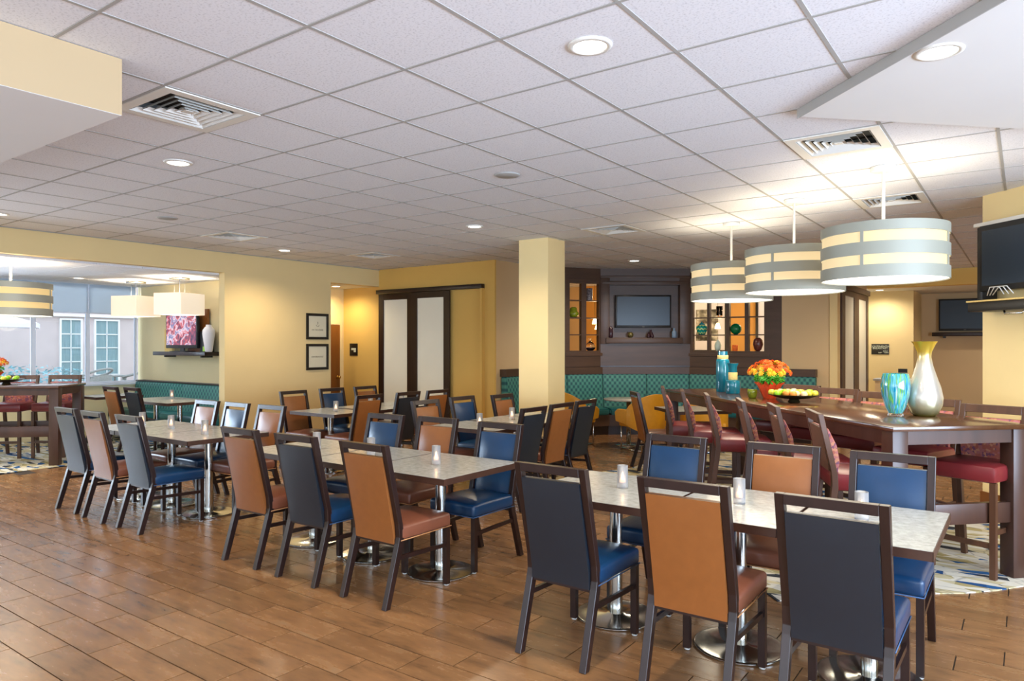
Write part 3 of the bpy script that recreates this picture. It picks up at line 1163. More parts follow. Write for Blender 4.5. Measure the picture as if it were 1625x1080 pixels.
# ------------------------------------------------------------------ passage with a wooden door, left of the sliding doors
XA = -10.93
wa = wall('wall_passage_back', XA - .12, XA, 6.85, 9.5, 0, 2.75, M['paint_column'])
wall('wall_passage_right', XA, XL - .0, 9.4, 9.5, 0, 2.75, M['paint_yellow'])
wall('wall_passage_left', XA, XL - .15, 6.86, 6.9, 0, 2.75, M['paint_column'])
struct(box('ceiling_passage', XA, XL - .15, 6.9, 9.4, 2.715, 2.78, M['gypsum']))
dr = bpy.data.objects.new('door_1', None)
C.objects.link(dr)
dr['kind'] = 'structure'
dr.location = (XA, 8.87, 0)
box('door_leaf', .01, .045, -.48, .40, 0.005, 2.0, M['door_wood'], dr, .003)
bm = bm_new()
for a, b_, c, d in ((-.56, -.48, 0, 2.09), (.40, .48, 0, 2.09), (-.48, .40, 2.01, 2.09)):
    add_box(bm, .001, .03, a, b_, c, d)
obj('door_frame', bm, M['paint_column'], dr)
k = obj('door_knob', add_lathe(bm_new(), [(.001, 0), (.03, .0), (.03, .008), (.012, .01), (.012, .03), (.03, .045), (.03, .065), (.015, .078), (.001, .08)], 16, cap=False), M['brass'], dr, loc=(.045, .34, .98))
k.rotation_euler = (0, PI / 2, 0)
place('down', make_down, (-10.5, 8.85, 2.715), 0, 'warm lit downlight in the low ceiling of the door passage', 'round recessed downlights')
spot('downlight_lamp', (-10.5, 8.85, 2.68), 50, (1, .84, .56), 165)
t = thing('room_sign', 'small dark room sign on the golden passage wall', 'sign', (-10.62, 9.4, 1.52))
box('plaque', -.12, .10, -.012, 0, -.12, .12, M['frame_black'], t, .003)
box('pictogram', -.07, .06, -.014, -.0125, -.01, .03, M['ink_white'], t)
box('pictogram', 0.0, .06, -.014, -.0125, -.05, -.012, M['ink_white'], t)

# framed prints on the left wall
def framed(zc, label, words, cup):
    t = thing('framed_print', label, 'framed print', (XL, 7.95, zc), PI / 2)
    # local x runs along +Y, local -y faces the room
    bm = bm_new()
    w, h, f = .235, .225, .045
    for a, b_, c, d in ((-w, w, -h, -h + f), (-w, w, h - f, h), (-w, -w + f, -h + f, h - f), (w - f, w, -h + f, h - f)):
        add_box(bm, a, b_, -.022, 0, c, d, .003)
    obj('frame', bm, M['frame_black'], t)
    p = box('print', -w + f, w - f, -.010, -.001, -h + f, h - f, M['paper'], t)
    text(words, .034, p, M['ink'], (0, -.0115, -.06 if cup else .0), (PI / 2, 0, 0))
    if cup:
        bm = bm_new()
        add_tube(bm, [(-.03, -.012, .03), (-.01, -.012, .0), (.02, -.012, .0), (.035, -.012, .03)], .003, 6)
        add_tube(bm, [(0, -.012, .035), (.012, -.012, .06), (0, -.012, .08)], .003, 6)
        obj('cup_drawing', bm, M['ink'], p)
    return t
framed(1.93, 'black framed print with a small cup drawing, upper of the pair', 'ON THE HOUSE', True)
framed(1.405, 'black framed print with one line of words, lower of the pair', 'OUR BREAKFAST', False)

# ------------------------------------------------------------------ wall with sliding doors
ws = wall('wall_sliding', XL, -7.3, 9.4, 9.52, 0, H + .02, M['paint_yellow'])
sd = bpy.data.objects.new('door_2', None)
C.objects.link(sd)
sd['kind'] = 'structure'
sd.location = (0, 9.4, 0)
box('track', XL + .01, -7.38, -.09, 0, 2.565, 2.64, M['espresso'], sd, .003)
def slider(x0, x1, yo):
    bm = bm_new()
    f = .135
    for a, b_, c, d in ((x0, x0 + f, 0.01, 2.56), (x1 - f, x1, 0.01, 2.56), (x0 + f, x1 - f, 2.45, 2.56), (x0 + f, x1 - f, .01, .18)):
        add_box(bm, a, b_, yo - .035, yo, c, d, .003)
    o = obj('sliding_panel', bm, M['espresso'], sd)
    box('frosted_pane', x0 + f, x1 - f, yo - .022, yo - .012, .18, 2.45, M['frosted_panel'], o)
slider(-9.90, -9.02, -.005)
slider(-9.00, -8.10, -.045)
box('jamb', -7.42, -7.38, -.08, 0, 0, 2.565, M['paint_yellow'], sd)

# ------------------------------------------------------------------ booth alcove: four wall facets
F = [((-7.15, 9.42), (-7.15, 10.5)), ((-7.15, 10.5), (-6.41, 11.66)), ((-6.41, 11.66), (-5.06, 12.64)), ((-5.06, 12.64), (-2.62, 12.64))]
def frame_of(i):
    (x0, y0), (x1, y1) = F[i]
    return (x0, y0, 0), math.atan2(y1 - y0, x1 - x0), math.hypot(x1 - x0, y1 - y0)
# corner return between the sliding wall and the alcove
wall('wall_alcove_corner', -7.3, -7.153, 9.385, 9.419, 0, H + .02, M['paint_yellow'])
def facet_wall(i, name, m, x0, x1, holes=(), t=.14):
    loc, rz, Lf = frame_of(i)
    o = bpy.data.objects.new(name, None)
    C.objects.link(o)
    o['kind'] = 'structure'
    o.location = loc
    o.rotation_euler = (0, 0, rz)
    return o
# F0 plain beige
o = facet_wall(0, 'wall_alcove_left', None, 0, 1)
box('plaster', 0, frame_of(0)[2] + .05, 0, .12, 0, H + .02, M['paint_beige'], o)
# F1: plain strip, then the left glazed shelf
def shelf_partition(i, label, x0, x1, cols, z0, z1, shelves, top=H + .02):
    loc, rz, Lf = frame_of(i)
    t = thing('display_partition', label, 'display shelf', loc, rz)
    T_ = .09
    box('lower_panel', x0, x1, 0, T_, 1.21, z0, M['panel_wood'], t)
    box('base_panel', x0, x1, 0.012, T_, 0, 1.21, M['panel_wood'], t)
    box('upper_panel', x0, x1, 0, T_, z1, top, M['panel_wood'], t)
    e = [x0] + [v for c in cols for v in c] + [x1]
    for k in range(0, len(e), 2):
        box('post', e[k], e[k + 1], 0, T_, z0, z1, M['panel_wood'], t)
    for c in cols:
        for s in shelves:
            box('shelf', c[0], c[1], .01, T_ + .06, s - .02, s, M['panel_wood'], t)
    # raised frame round the openings
    a, b_ = cols[0][0] - .06, cols[-1][1] + .06
    bm = bm_new()
    for p, q, r, s in ((a - .03, b_ + .03, z0 - .10, z0 - .04), (a - .03, b_ + .03, z1 + .04, z1 + .09)):
        add_box(bm, p, q, -.015, .0, r, s, .004)
    obj('moulding', bm, M['panel_wood'], t)
    return t
d1 = shelf_partition(1, 'dark wood partition with two glazed shelf columns left of dark television', .0, 1.376, [(.74, .98), (1.08, 1.34)], 1.505, 2.745, [1.807, 2.119, 2.442])
d3 = shelf_partition(3, 'dark wood partition with four open shelf columns behind the round pendants', .0, 1.66, [(.06, .33), (.38, .68), (.74, 1.02), (1.09, 1.36)], 1.50, 2.745, [1.80, 2.12, 2.44])
# F2: television wall
loc, rz, L2 = frame_of(2)
t = thing('television_wall_unit', 'dark wood panelled unit with recess and ledge around the central television', 'wall unit', loc, rz)
box('lower_panel', 0, L2, 0, .16, 1.22, 1.645, M['panel_wood'], t)
box('base_panel', 0, L2, .012, .16, 0, 1.215, M['panel_wood'], t)
box('ledge', .10, L2 - .14, -.05, .14, 1.64, 1.745, M['panel_wood'], t, .005)
box('recess_back', .16, L2 - .18, .10, .16, 1.74, 2.75, M['panel_wood'], t)
box('upper_panel', 0, L2, 0, .16, 2.73, H + .02, M['panel_wood'], t)
box('post', 0, .17, -.02, .16, 1.63, 2.86, M['panel_wood'], t, .004)
box('post', L2 - .19, L2, -.02, .16, 1.63, 2.86, M['panel_wood'], t, .004)
box('moulding', .03, L2 - .05, -.03, 0, 2.74, 2.80, M['panel_wood'], t, .006)
box('moulding', .0, L2, -.02, 0, 2.86, 2.90, M['panel_wood'], t, .006)
box('trim_rail', .0, L2, -.01, 0, 1.20, 1.225, M['espresso'], t)
def on_facet(i, u, w, z):
    loc, rz, Lf = frame_of(i)
    return (loc[0] + u * math.cos(rz) - w * math.sin(rz), loc[1] + u * math.sin(rz) + w * math.cos(rz), z)
def make_tv(name, label, w, h, loc, rz, depth=.07):
    t = thing(name, label, 'television', loc, rz)
    box('casing', -w / 2, w / 2, -depth, 0, 0, h, M['black_plastic'], t, .006)
    box('screen', -w / 2 + .03, w / 2 - .03, -depth - .003, -depth - .0005, .045, h - .03, M['screen'], t)
    box('badge', -.02, .02, -depth - .003, -depth - .0005, .016, .022, M['pot_grey'], t)
    return t
tv = make_tv('television', 'dark flat television in the recess of the panelled wall', 1.04, .61, on_facet(2, .80, .06, 1.93), frame_of(2)[1])
box('wall_bracket', -.15, .15, 0, .04, .2, .4, M['black_metal'], tv)

# beige wall right of the shelves, then the corner and folding doors
o = struct(box('wall_alcove_right', -3.40, -2.62, 12.64, 12.8, 0, H + .02, M['paint_beige']))
struct(box('trim_6', -2.62, -2.5, 12.60, 12.8, 0, H + .02, M['paint_column']))
wr = wall('wall_far_side', -2.66, -2.54, 12.8, 15.5, 0, H + .02, M['paint_beige'])
fd = bpy.data.objects.new('door_3', None)
C.objects.link(fd)
fd['kind'] = 'structure'
fd.location = (-2.54, 0, 0)
box('track', 0, .09, 12.85, 15.35, 2.56, 2.66, M['panel_wood'], fd, .004)
for y0, y1 in ((12.87, 14.1), (14.1, 15.33)):
    bm = bm_new()
    f = .26
    for a, b_, c, d in ((y0, y0 + f, .01, 2.56), (y1 - .18, y1, .01, 2.56), (y0 + f, y1 - .18, 2.46, 2.56), (y0 + f, y1 - .18, .01, .18)):
        add_box(bm, .02, .06, a, b_, c, d, .003)
    o = obj('sliding_panel', bm, M['panel_wood'], fd)
    box('frosted_pane', .035, .045, y0 + f, y1 - .18, .18, 2.46, M['frosted_panel'], o)

# booths along the facets
def mitred(prof, x0, x1, ml=0, mr=0, bev=0):
    """profile of (w, z) swept along x, ends cut to meet the neighbouring bench"""
    bm = bm_new()
    a = [bm.verts.new((x0 - w * ml, w, z)) for w, z in prof]
    b_ = [bm.verts.new((x1 + w * mr, w, z)) for w, z in prof]
    n = len(prof)
    fs = [bm.faces.new(a), bm.faces.new(b_[::-1])]
    for k in range(n):
        fs.append(bm.faces.new((a[k], b_[k], b_[(k + 1) % n], a[(k + 1) % n])))
    bmesh.ops.recalc_face_normals(bm, faces=fs)
    if bev:
        bmesh.ops.bevel(bm, geom=list(bm.edges), offset=bev, segments=2, affect='EDGES', clamp_overlap=True)
    return bm
def rect(w0, w1, z0, z1):
    return [(w0, z0), (w1, z0), (w1, z1), (w0, z1)]
def bench_angle(i):
    return frame_of(i)[1]
def booth(i, label, panels):
    loc, rz, Lf = frame_of(i)
    ml = math.tan((bench_angle(i - 1) - rz) / 2) if i > 0 else 0
    mr = math.tan((rz - bench_angle(i + 1)) / 2) if i < 3 else 0
    t = thing('booth_bench', label, 'booth', loc, rz, 'teal booth benches around the alcove')
    x0, x1 = panels[0], panels[-1]
    obj('plinth', mitred(rect(-.46, -.01, 0, .16), x0, x1, ml, mr), M['espresso'], t)
    obj('seat_box', mitred(rect(-.52, -.01, .16, .36), x0, x1, ml, mr), M['panel_wood'], t)
    obj('cap_rail', mitred(rect(-.13, -.0, 1.075, 1.20), x0, x1, ml, mr), M['panel_wood'], t)
    n = len(panels) - 1
    for k in range(n):
        p, q = panels[k] + .005, panels[k + 1] - .005
        a_, b_ = (ml if k == 0 else 0), (mr if k == n - 1 else 0)
        pts = [(-.02, .44), (-.20, .44), (-.15, .80), (-.135, 1.05), (-.12, 1.074), (-.02, 1.074)]
        obj('back_cushion', mitred(pts, p, q, a_, b_, .012), M['booth'], t, smooth=True)
        obj('seat_cushion', mitred(rect(-.56, -.14, .36, .47), p, q, a_, b_, .025), M['booth_seat'], t, smooth=True)
    return t
booth(0, 'short teal booth bench end left of the cream column', [.10, 1.08])
booth(1, 'teal booth bench behind the cream column, below the glazed shelves', [.0, .62, frame_of(1)[2]])
booth(2, 'teal booth bench below the television on the panelled wall', [0, L2 * .5, L2])
booth(3, 'long teal booth bench behind the tall table with flowers', [0, .8, 1.55, 2.24])
# side room booth
t = thing('booth_bench', 'blue lit teal booth bench in the side room under the shelf', 'booth', (-13.4, 6.70, 0), 0)
box('plinth', 0, 3.3, -.44, -.01, 0, .16, M['espresso'], t)
box('seat_box', 0, 3.3, -.5, -.01, .16, .36, M['espresso'], t)
box('cap_rail', 0, 3.3, -.14, 0, .945, .965, M['espresso'], t)
for p, q in ((.0, 1.62), (1.63, 3.3)):
    pts = [(-.02, .44), (-.22, .44), (-.16, .75), (-.15, .92), (-.12, .944), (-.02, .944)]
    obj('back_cushion', add_prism(bm_new(), pts, p, q, 'X', .012), M['booth'], t, smooth=True)
    box('seat_cushion', p, q, -.56, -.16, .36, .47, M['booth_seat'], t, .03)

# room behind the display shelves
wall('wall_behind_pale', -9.5, -8.72, 15.0, 15.1, 0, H + .02, M['paint_beige'])
wall('wall_behind_glow', -8.72, -4.3, 15.0, 15.1, 0, H + .02, mat('wall_paint_lamp_glow', srgb(214, 156, 78), .8))  # orange glow of the lamps put into the wall colour
wall('wall_behind_left', -9.6, -9.5, 9.52, 15.1, 0, H + .02, M['paint_beige'])
wall('wall_behind_beige', -4.3, -2.66, 15.0, 15.1, 0, H + .02, M['paint_side'])
for (x, z, w, h), lab in zip([(-6.05, 1.45, .9, 1.15), (-4.55, 1.30, .95, 1.35)],
                             ['large black and white photo with white mat seen through left shelf column', 'large black framed photo print seen through the right shelf columns']):
    t = thing('framed_photograph', lab, 'framed print', (x, 14.98, z))
    bm = bm_new()
    for a, b_, c, d in ((0, .05, 0, h), (w - .05, w, 0, h), (.05, w - .05, 0, .05), (.05, w - .05, h - .05, h)):
        add_box(bm, a, b_, -.04, 0, c, d)
    obj('frame', bm, M['frame_black'], t)
    box('mat_board', .05, w - .05, -.02, -.005, .05, h - .05, M['canvas'], t)
    box('print', .2, w - .2, -.024, -.0205, .25, h - .22, M['photo_print'], t)
def make_bell():
    t = thing('bell_pendant', '', 'pendant lamp')
    obj('bell', add_lathe(bm_new(), [(.02, 0), (.035, -.02), (.055, -.09), (.06, -.12)], 20), M['bulb'], t)
    obj('cord', add_tube(bm_new(), [(0, 0, 0), (0, 0, 1.0)], .004, 6), M['black_metal'], t)
    return t
def at_depth(px, py, y):
    rx, ry, rz_ = ray(px, py)
    k = y / ry
    return (rx * k, y, HC + rz_ * k)
for (px, py, y), lab in zip([(944, 505, 13.3), (948, 514, 13.9), (1139, 512, 14.0), (1089, 507, 13.6)],
                            ['small glowing bell lamp, upper one behind the left shelves', 'small glowing bell lamp, lower one behind the left shelves', 'small glowing bell lamp behind the second column of right shelves', 'small glowing bell lamp beside the teal zigzag jar']):
    x, y, z = at_depth(px, py, y)
    place('bell', make_bell, (x, y, z), 0, lab, 'bell pendants in the room behind')
    point('bell_lamp', (x, y, z - .25), 9, (1, .74, .40), .06)
point('back_room_lamp', (-6.5, 13.6, 2.7), 40, (1, .74, .40), .15)
point('back_room_lamp', (-3.6, 13.9, 2.7), 30, (1, .86, .66), .15)

# ornaments on the shelves
def lathe_thing(name, label, cat, prof, m, loc, seg=20, group=None, rotz=0):
    return tag(obj(name, add_lathe(bm_new(), prof, seg), m, loc=loc, rotz=rotz), label, cat, group)
G1 = 'ornaments on the display shelves'
M['mosaic'] = mat('mosaic_glass', srgb(120, 110, 110), .4, noise=.9, scale=45)
M['green_glass'] = mat('olive_glass', srgb(120, 130, 30), .15, noise=.3, scale=20)
M['purple'] = mat('purple_liquid', srgb(40, 20, 90), .2)
M['jade'] = mat('jade_glaze', srgb(4, 110, 62), .1)
M['celadon'] = mat('celadon_glaze', srgb(206, 222, 204), .25)
M['oxblood'] = mat('oxblood_glaze', srgb(100, 50, 44), .3, noise=.6, scale=40)
M['dk_bottle'] = mat('dark_plum_glass', srgb(48, 26, 36), .2)
M['silver_blue'] = mat('blue_grey_glass', srgb(110, 134, 160), .2)
M['gold_ball'] = mat('mottled_gold', srgb(110, 100, 60), .3, noise=.6, scale=40, metal=.5)
lathe_thing('mosaic_lantern', 'speckled mosaic glass cylinder on the top left shelf', 'ornament', [(.06, 0), (.062, .01), (.062, .22), (.055, .225), (.05, .225)], M['mosaic'], on_facet(1, 1.19, .09, 2.442), group=G1)
t = lathe_thing('glass_dish', 'olive green glass dish with small frog shape, far left shelf', 'ornament', [(.05, 0), (.09, .03), (.10, .08), (.075, .11), (.06, .18), (.04, .19)], M['green_glass'], on_facet(1, .86, .09, 2.119), group=G1)
t = thing('glass_flask', 'round clear flask of purple liquid on the left bottom shelf', 'ornament', on_facet(1, 1.21, .09, 1.505), 0, G1)
obj('flask', add_lathe(bm_new(), [(.05, 0), (.09, .03), (.10, .07), (.07, .13), (.025, .17), (.022, .21), (.035, .23)], 24), M['clear'], t)
obj('liquid', add_lathe(bm_new(), [(.045, .004), (.085, .033), (.093, .06), (.001, .06)], 24), M['purple'], t)
t = thing('zigzag_jar', 'teal and lime zigzag lidded jar on the middle shelf', 'ornament', on_facet(3, .20, .08, 1.80), 0, G1)
obj('jar', add_lathe(bm_new(), [(.05, 0), (.075, .02), (.105, .10), (.10, .15), (.06, .185)], 28), M['zigzag'], t)
obj('lid', add_lathe(bm_new(), [(.062, .185), (.05, .205), (.012, .22), (.015, .24), (.001, .245)], 20), M['teal_glass'], t)
lathe_thing('glass_tumbler', 'clear cut glass vase on the second column upper shelf', 'ornament', [(.05, 0), (.055, .02), (.06, .2), (.055, .2), (.05, .03)], M['clear'], on_facet(3, .53, .09, 2.12), group=G1)
lathe_thing('green_sphere', 'shiny dark green ball ornament on the third column shelf', 'ornament', [(.03, 0)] + [(.10 * math.sin(th), .10 - .10 * math.cos(th)) for th in [PI * k / 12 for k in range(2, 13)]], M['jade'], on_facet(3, .84, .07, 1.80), group=G1)
lathe_thing('white_vase', 'white egg shaped vase on the bottom shelf, second column', 'ornament', [(.03, 0), (.05, .03), (.06, .1), (.045, .16), (.015, .19), (.012, .21)], M['celadon'], on_facet(3, .50, .09, 1.50), group=G1)
t = box('orange_block', -.04, .04, -.04, .04, 0, .11, M['petal_o'], None, .006)
t.location = on_facet(3, .82, .08, 1.50)
tag(t, 'small orange block ornament on the bottom shelf, third column', 'ornament', G1)
lathe_thing('oval_vase', 'speckled dark red oval vase on the bottom right shelf', 'ornament', [(.03, 0), (.06, .03), (.088, .12), (.075, .2), (.04, .235), (.03, .24)], M['oxblood'], on_facet(3, 1.23, .08, 1.50), group=G1)
G2 = 'ornaments on the ledge under the television'
lathe_thing('plum_bottle', 'dark plum square shouldered bottle at the ledge left end', 'ornament', [(.035, 0), (.04, .01), (.04, .17), (.02, .195), (.02, .21)], M['dk_bottle'], on_facet(2, .19, -.02, 1.745), group=G2)
lathe_thing('gold_orb', 'small mottled gold orb on the ledge under the television', 'ornament', [(.02, 0)] + [(.055 * math.sin(th), .055 - .055 * math.cos(th)) for th in [PI * k / 10 for k in range(2, 11)]], M['gold_ball'], on_facet(2, .56, -.01, 1.745), group=G2)
t = thing('bottle_cluster', 'cluster of small dark brown bottles on the ledge', 'ornament', on_facet(2, .93, -.01, 1.745), 0, G2)
for dx, dy, hh in ((-.035, 0, .11), (.035, 0, .10), (0, .03, .15)):
    obj('bottle', add_lathe(bm_new(), [(.03, 0), (.034, .03), (.02, hh * .7), (.012, hh * .75), (.012, hh)], 14), M['dk_bottle'], t, loc=(dx, dy, 0))
lathe_thing('blue_bottle', 'pale blue-grey glass bottle at the ledge right end', 'ornament', [(.04, 0), (.045, .01), (.045, .11), (.02, .14), (.018, .18)], M['silver_blue'], on_facet(2, 1.37, -.02, 1.745), group=G2)

# ------------------------------------------------------------------ columns
cm = struct(box('column', -5.57, -5.10, 7.85, 8.27, 0, H + .01, M['paint_column']))
box('base_trim', -5.585, -5.085, 7.835, 8.285, 0, .1, M['espresso'], cm)
pts = [AB(5.96, 5.5), AB(4.2, 5.5), AB(4.2, 6.2), AB(5.96, 6.2)]
cr = struct(obj('column', add_prism(bm_new(), pts, 0, H + .01, 'Z'), M['paint_column']))
pts = [AB(5.975, 5.485), AB(4.2, 5.485), AB(4.2, 6.2), AB(5.975, 6.2)]
obj('base_trim', add_prism(bm_new(), pts, 0, .22, 'Z'), M['door_wood'], cr)
# bracketed television on the right column
x, y = AB(5.05, 5.34)
t = thing('television', 'large black television on a bracket shelf, on the right hand column', 'television', (x, y, 2.10), -PI / 4)
box('casing', -.70, .55, -.07, .0, .0, .60, M['black_plastic'], t, .006)
box('screen', -.665, .52, -.075, -.071, .05, .55, M['screen'], t)
box('top_bar', -.78, .6, -.06, .10, .60, .635, M['white_metal'], t, .004)
box('side_bracket', -.78, -.72, -.02, .14, -.08, .60, M['black_metal'], t, .006)
for k in range(3):
    bm = add_tube(bm_new(), [(-.6 + .03 * k, -.08, -.04), (-.55 + .05 * k, -.10, .03), (-.45 + .04 * k, -.10, .03), (-.42 + .05 * k, -.08, -.04)], .005, 6)
    obj('cable', bm, M['white_metal'], t)
t = thing('bracket_shelf', 'black bracket shelf with a pale edge below the column television', 'shelf', (x, y, 1.96), -PI / 4)
box('board', -.80, .60, -.12, .15, .045, .06, M['cream_band'], t, .003)
box('tray', -.80, .60, -.10, .15, -.04, .044, M['black_metal'], t, .004)
obj('hook_ring', add_tube(bm_new(), [(-.45, -.05, -.04), (-.43, -.06, -.07), (-.25, -.06, -.07), (-.23, -.05, -.04)], .01, 8), M['steel'], t)

# ------------------------------------------------------------------ far right passage
wall('wall_far_header', -2.54, 4.5, 15.5, 15.7, 2.73, H + .02, M['paint_yellow'])
struct(box('ceiling_far', -3.2, 4.5, 15.7, 19.5, 2.73, 2.8, M['gypsum']))
wall('wall_far_sign', -3.2, -1.85, 16.6, 16.75, 0, 2.75, M['paint_left'])
wall('wall_far_sign_return', -1.87, -1.85, 16.75, 18.0, 0, 2.75, M['paint_column'])
wall('wall_far_tv', -1.9, 4.5, 18.0, 18.15, 0, 2.75, M['paint_beige'])
def ony(px, py, Y):
    rx, ry, rz_ = ray(px, py)
    k = Y / ry
    return (rx * k, HC + rz_ * k)
x0, z0 = ony(1383, 562, 16.6)
x1, z1 = ony(1411, 545.5, 16.6)
t = thing('wall_sign', 'small dark wall sign with pale lettering beyond the tall table', 'sign', ((x0 + x1) / 2, 16.6, (z0 + z1) / 2))
wq, hq = (x1 - x0) / 2, (z1 - z0) / 2
pl = box('plaque', -wq, wq, -.012, 0, -hq, hq, M['frame_black'], t, .003)
text('CONTINENTAL', .055, pl, M['ink_white'], (0, -.0135, hq * .52), (PI / 2, 0, 0))
text('BREAKFAST', .055, pl, M['ink_white'], (0, -.0135, hq * .18), (PI / 2, 0, 0))
box('rule', -wq * .9, wq * .9, -.014, -.0125, -hq * .16, -hq * .13, M['ink'], pl)
text('DAILY', .035, pl, M['ink_white'], (wq * .6, -.0135, -hq * .36), (PI / 2, 0, 0))
text('6AM   10AM', .035, pl, M['ink_white'], (wq * .36, -.0135, -hq * .66), (PI / 2, 0, 0))
xa, za = ony(1490, 475, 17.9)
xb, zb = ony(1575, 524, 17.9)
tvr = make_tv('television', 'black flat television on a dark shelf at the far right wall', xb - xa, za - zb, ((xa + xb) / 2, 17.9, zb), 0)
xs, zs = ony(1480, 526, 17.9)
t = thing('wall_shelf', 'long dark shelf under the far right television', 'shelf', (xs, 18.0, zs - .10))
box('board', 0, xb - xs + .3, -.25, 0, 0, .08, M['espresso'], t, .004)
box('bracket', .2, .24, -.2, 0, -.04, 0, M['black_metal'], t)
# black wall frame and grey counter in the far passage
xq, yq = -1.5, 16.4
t = thing('service_counter', 'pale grey service counter end behind the stool with the far sign', 'counter', (-2.0, 15.9, 0))
box('worktop', -.45, .45, -.25, .25, .90, .94, M['tee'], t, .005)
box('cabinet', -.42, .42, -.22, .22, 0, .90, M['paint_beige'], t)
box('kick_plate', -.42, .42, -.20, .20, 0, .08, M['espresso'], t)
t = thing('card_holder', 'small black and white card holder on the grey counter', 'holder', (-1.95, 15.85, .94))
box('card', -.08, .08, -.02, .0, .02, .20, M['black_plastic'], t)
box('foot', -.08, .08, -.04, .03, 0, .02, M['black_plastic'], t)
box('label_strip', -.08, .08, -.022, -.0205, .07, .12, M['paper'], t)

# hidden walls that close the room behind the photographer, with its windows
wall('wall_front', -10.1, 4.6, -4.1, -4.0, 0, .5, M['paint_left'])
wall('wall_front_upper', -10.1, 4.6, -4.1, -4.0, 2.6, H + .02, M['paint_left'])
wall('wall_right', 4.5, 4.6, -4.0, 20, 0, .45, M['paint_left'])
wall('wall_right_upper', 4.5, 4.6, -4.0, 20, 2.65, H + .02, M['paint_left'])
wall('wall_right_pier', 4.5, 4.6, 5.4, 20, .45, 2.65, M['paint_left'])
wall('wall_side_south', -13.6, XL - .15, -3.1, -3.0, 0, H2 + .1, M['paint_side'])
wall('wall_left_lower', XL - .15, XL, -4.1, -1.5, 0, 2.72, M['paint_left'])

# ------------------------------------------------------------------ dining chair
def post_poly():
    return [(0, 0), (.042, 0), (.150, .36), (.158, .42), (.148, .50), (.034, 1.0), (-.006, 1.0), (.112, .50), (.118, .42), (.110, .38)]
def chair_parts():
    P_ = {}
    # seat cushion: slightly domed box
    bm = add_box(bm_new(), -.215, .215, .125, .60, .395, .485, .022, 3)
    bmesh.ops.subdivide_edges(bm, edges=[e for e in bm.edges if e.calc_length() > .2], cuts=5, use_grid_fill=True)
    for v in bm.verts:
        if v.co.z > .47:
            v.co.z += .028 * max(0, 1 - (v.co.x / .215) ** 2) * max(0, 1 - ((v.co.y - .36) / .25) ** 2)
    P_['seat'] = bm
    bm = bm_new()
    for s in (-1, 1):
        add_tube(bm, [(s * .214, .13, .398), (s * .214, .598, .398)], .0035, 5)
    add_tube(bm, [(-.214, .60, .398), (.214, .60, .398)], .0035, 5)
    P_['piping'] = bm
    # back cushion, follows the lean of the posts
    def lean(z):
        return .158 - .03 - (z - .42) * (.118 / .58) if z > .42 else .128
    bm = bm_new()
    def slab(y_off0, y_off1, hw, z0, z1, puff):
        nx, nz = 6, 8
        fr, bk = [], []
        for j in range(nz + 1):
            z = z0 + (z1 - z0) * j / nz
            for i in range(nx + 1):
                x = -hw + 2 * hw * i / nx
                e = (1 - abs(2 * i / nx - 1) ** 3) * (1 - abs(2 * j / nz - 1) ** 5)
                yl = lean(z)
                fr.append(bm.verts.new((x, yl + y_off1 + puff * e, z)))
                bk.append(bm.verts.new((x, yl + y_off0 - .006 * e, z)))
        w = nx + 1
        for j in range(nz):
            for i in range(nx):
                a = j * w + i
                f = bm.faces.new((fr[a], fr[a + 1], fr[a + w + 1], fr[a + w]))
                f.smooth = True
                f = bm.faces.new((bk[a], bk[a + w], bk[a + w + 1], bk[a + 1]))
                f.smooth = True
        rim = [i for i in range(w)] + [j * w + nx for j in range(1, nz + 1)] + [nz * w + i for i in range(nx - 1, -1, -1)] + [j * w for j in range(nz - 1, 0, -1)]
        for k in range(len(rim)):
            a, c = rim[k], rim[(k + 1) % len(rim)]
            bm.faces.new((fr[a], bk[a], bk[c], fr[c]))
    slab(-.001, .018, .172, .40, .925, .022)
    P_['back_cushion'] = bm
    bm = bm_new()
    slab(-.022, -.002, .174, .375, .925, 0)
    P_['back_panel'] = bm
    P_['leg_front'] = [add_prism(bm_new(), [(s * .213, .588), (s * .178, .588), (s * .178, .553), (s * .213, .553)], 0.012, .40, 'Z') for s in (-1, 1)]
    P_['leg_rear'] = [add_prism(bm_new(), post_poly(), s * .214, s * .176, 'X', .002) for s in (-1, 1)]
    P_['top_rail'] = add_prism(bm_new(), [(-.004, .957), (.045, .957), (.034, 1.0), (-.008, 1.0)], -.177, .177, 'X', .002)
    P_['stretcher'] = [add_prism(bm_new(), [(.10, .278), (.57, .262), (.57, .288), (.10, .304)], s * .205, s * .188, 'X') for s in (-1, 1)]
    P_['rail'] = add_box(bm_new(), -.178, .178, .115, .14, .36, .41)
    return P_
chair_mesh = {}
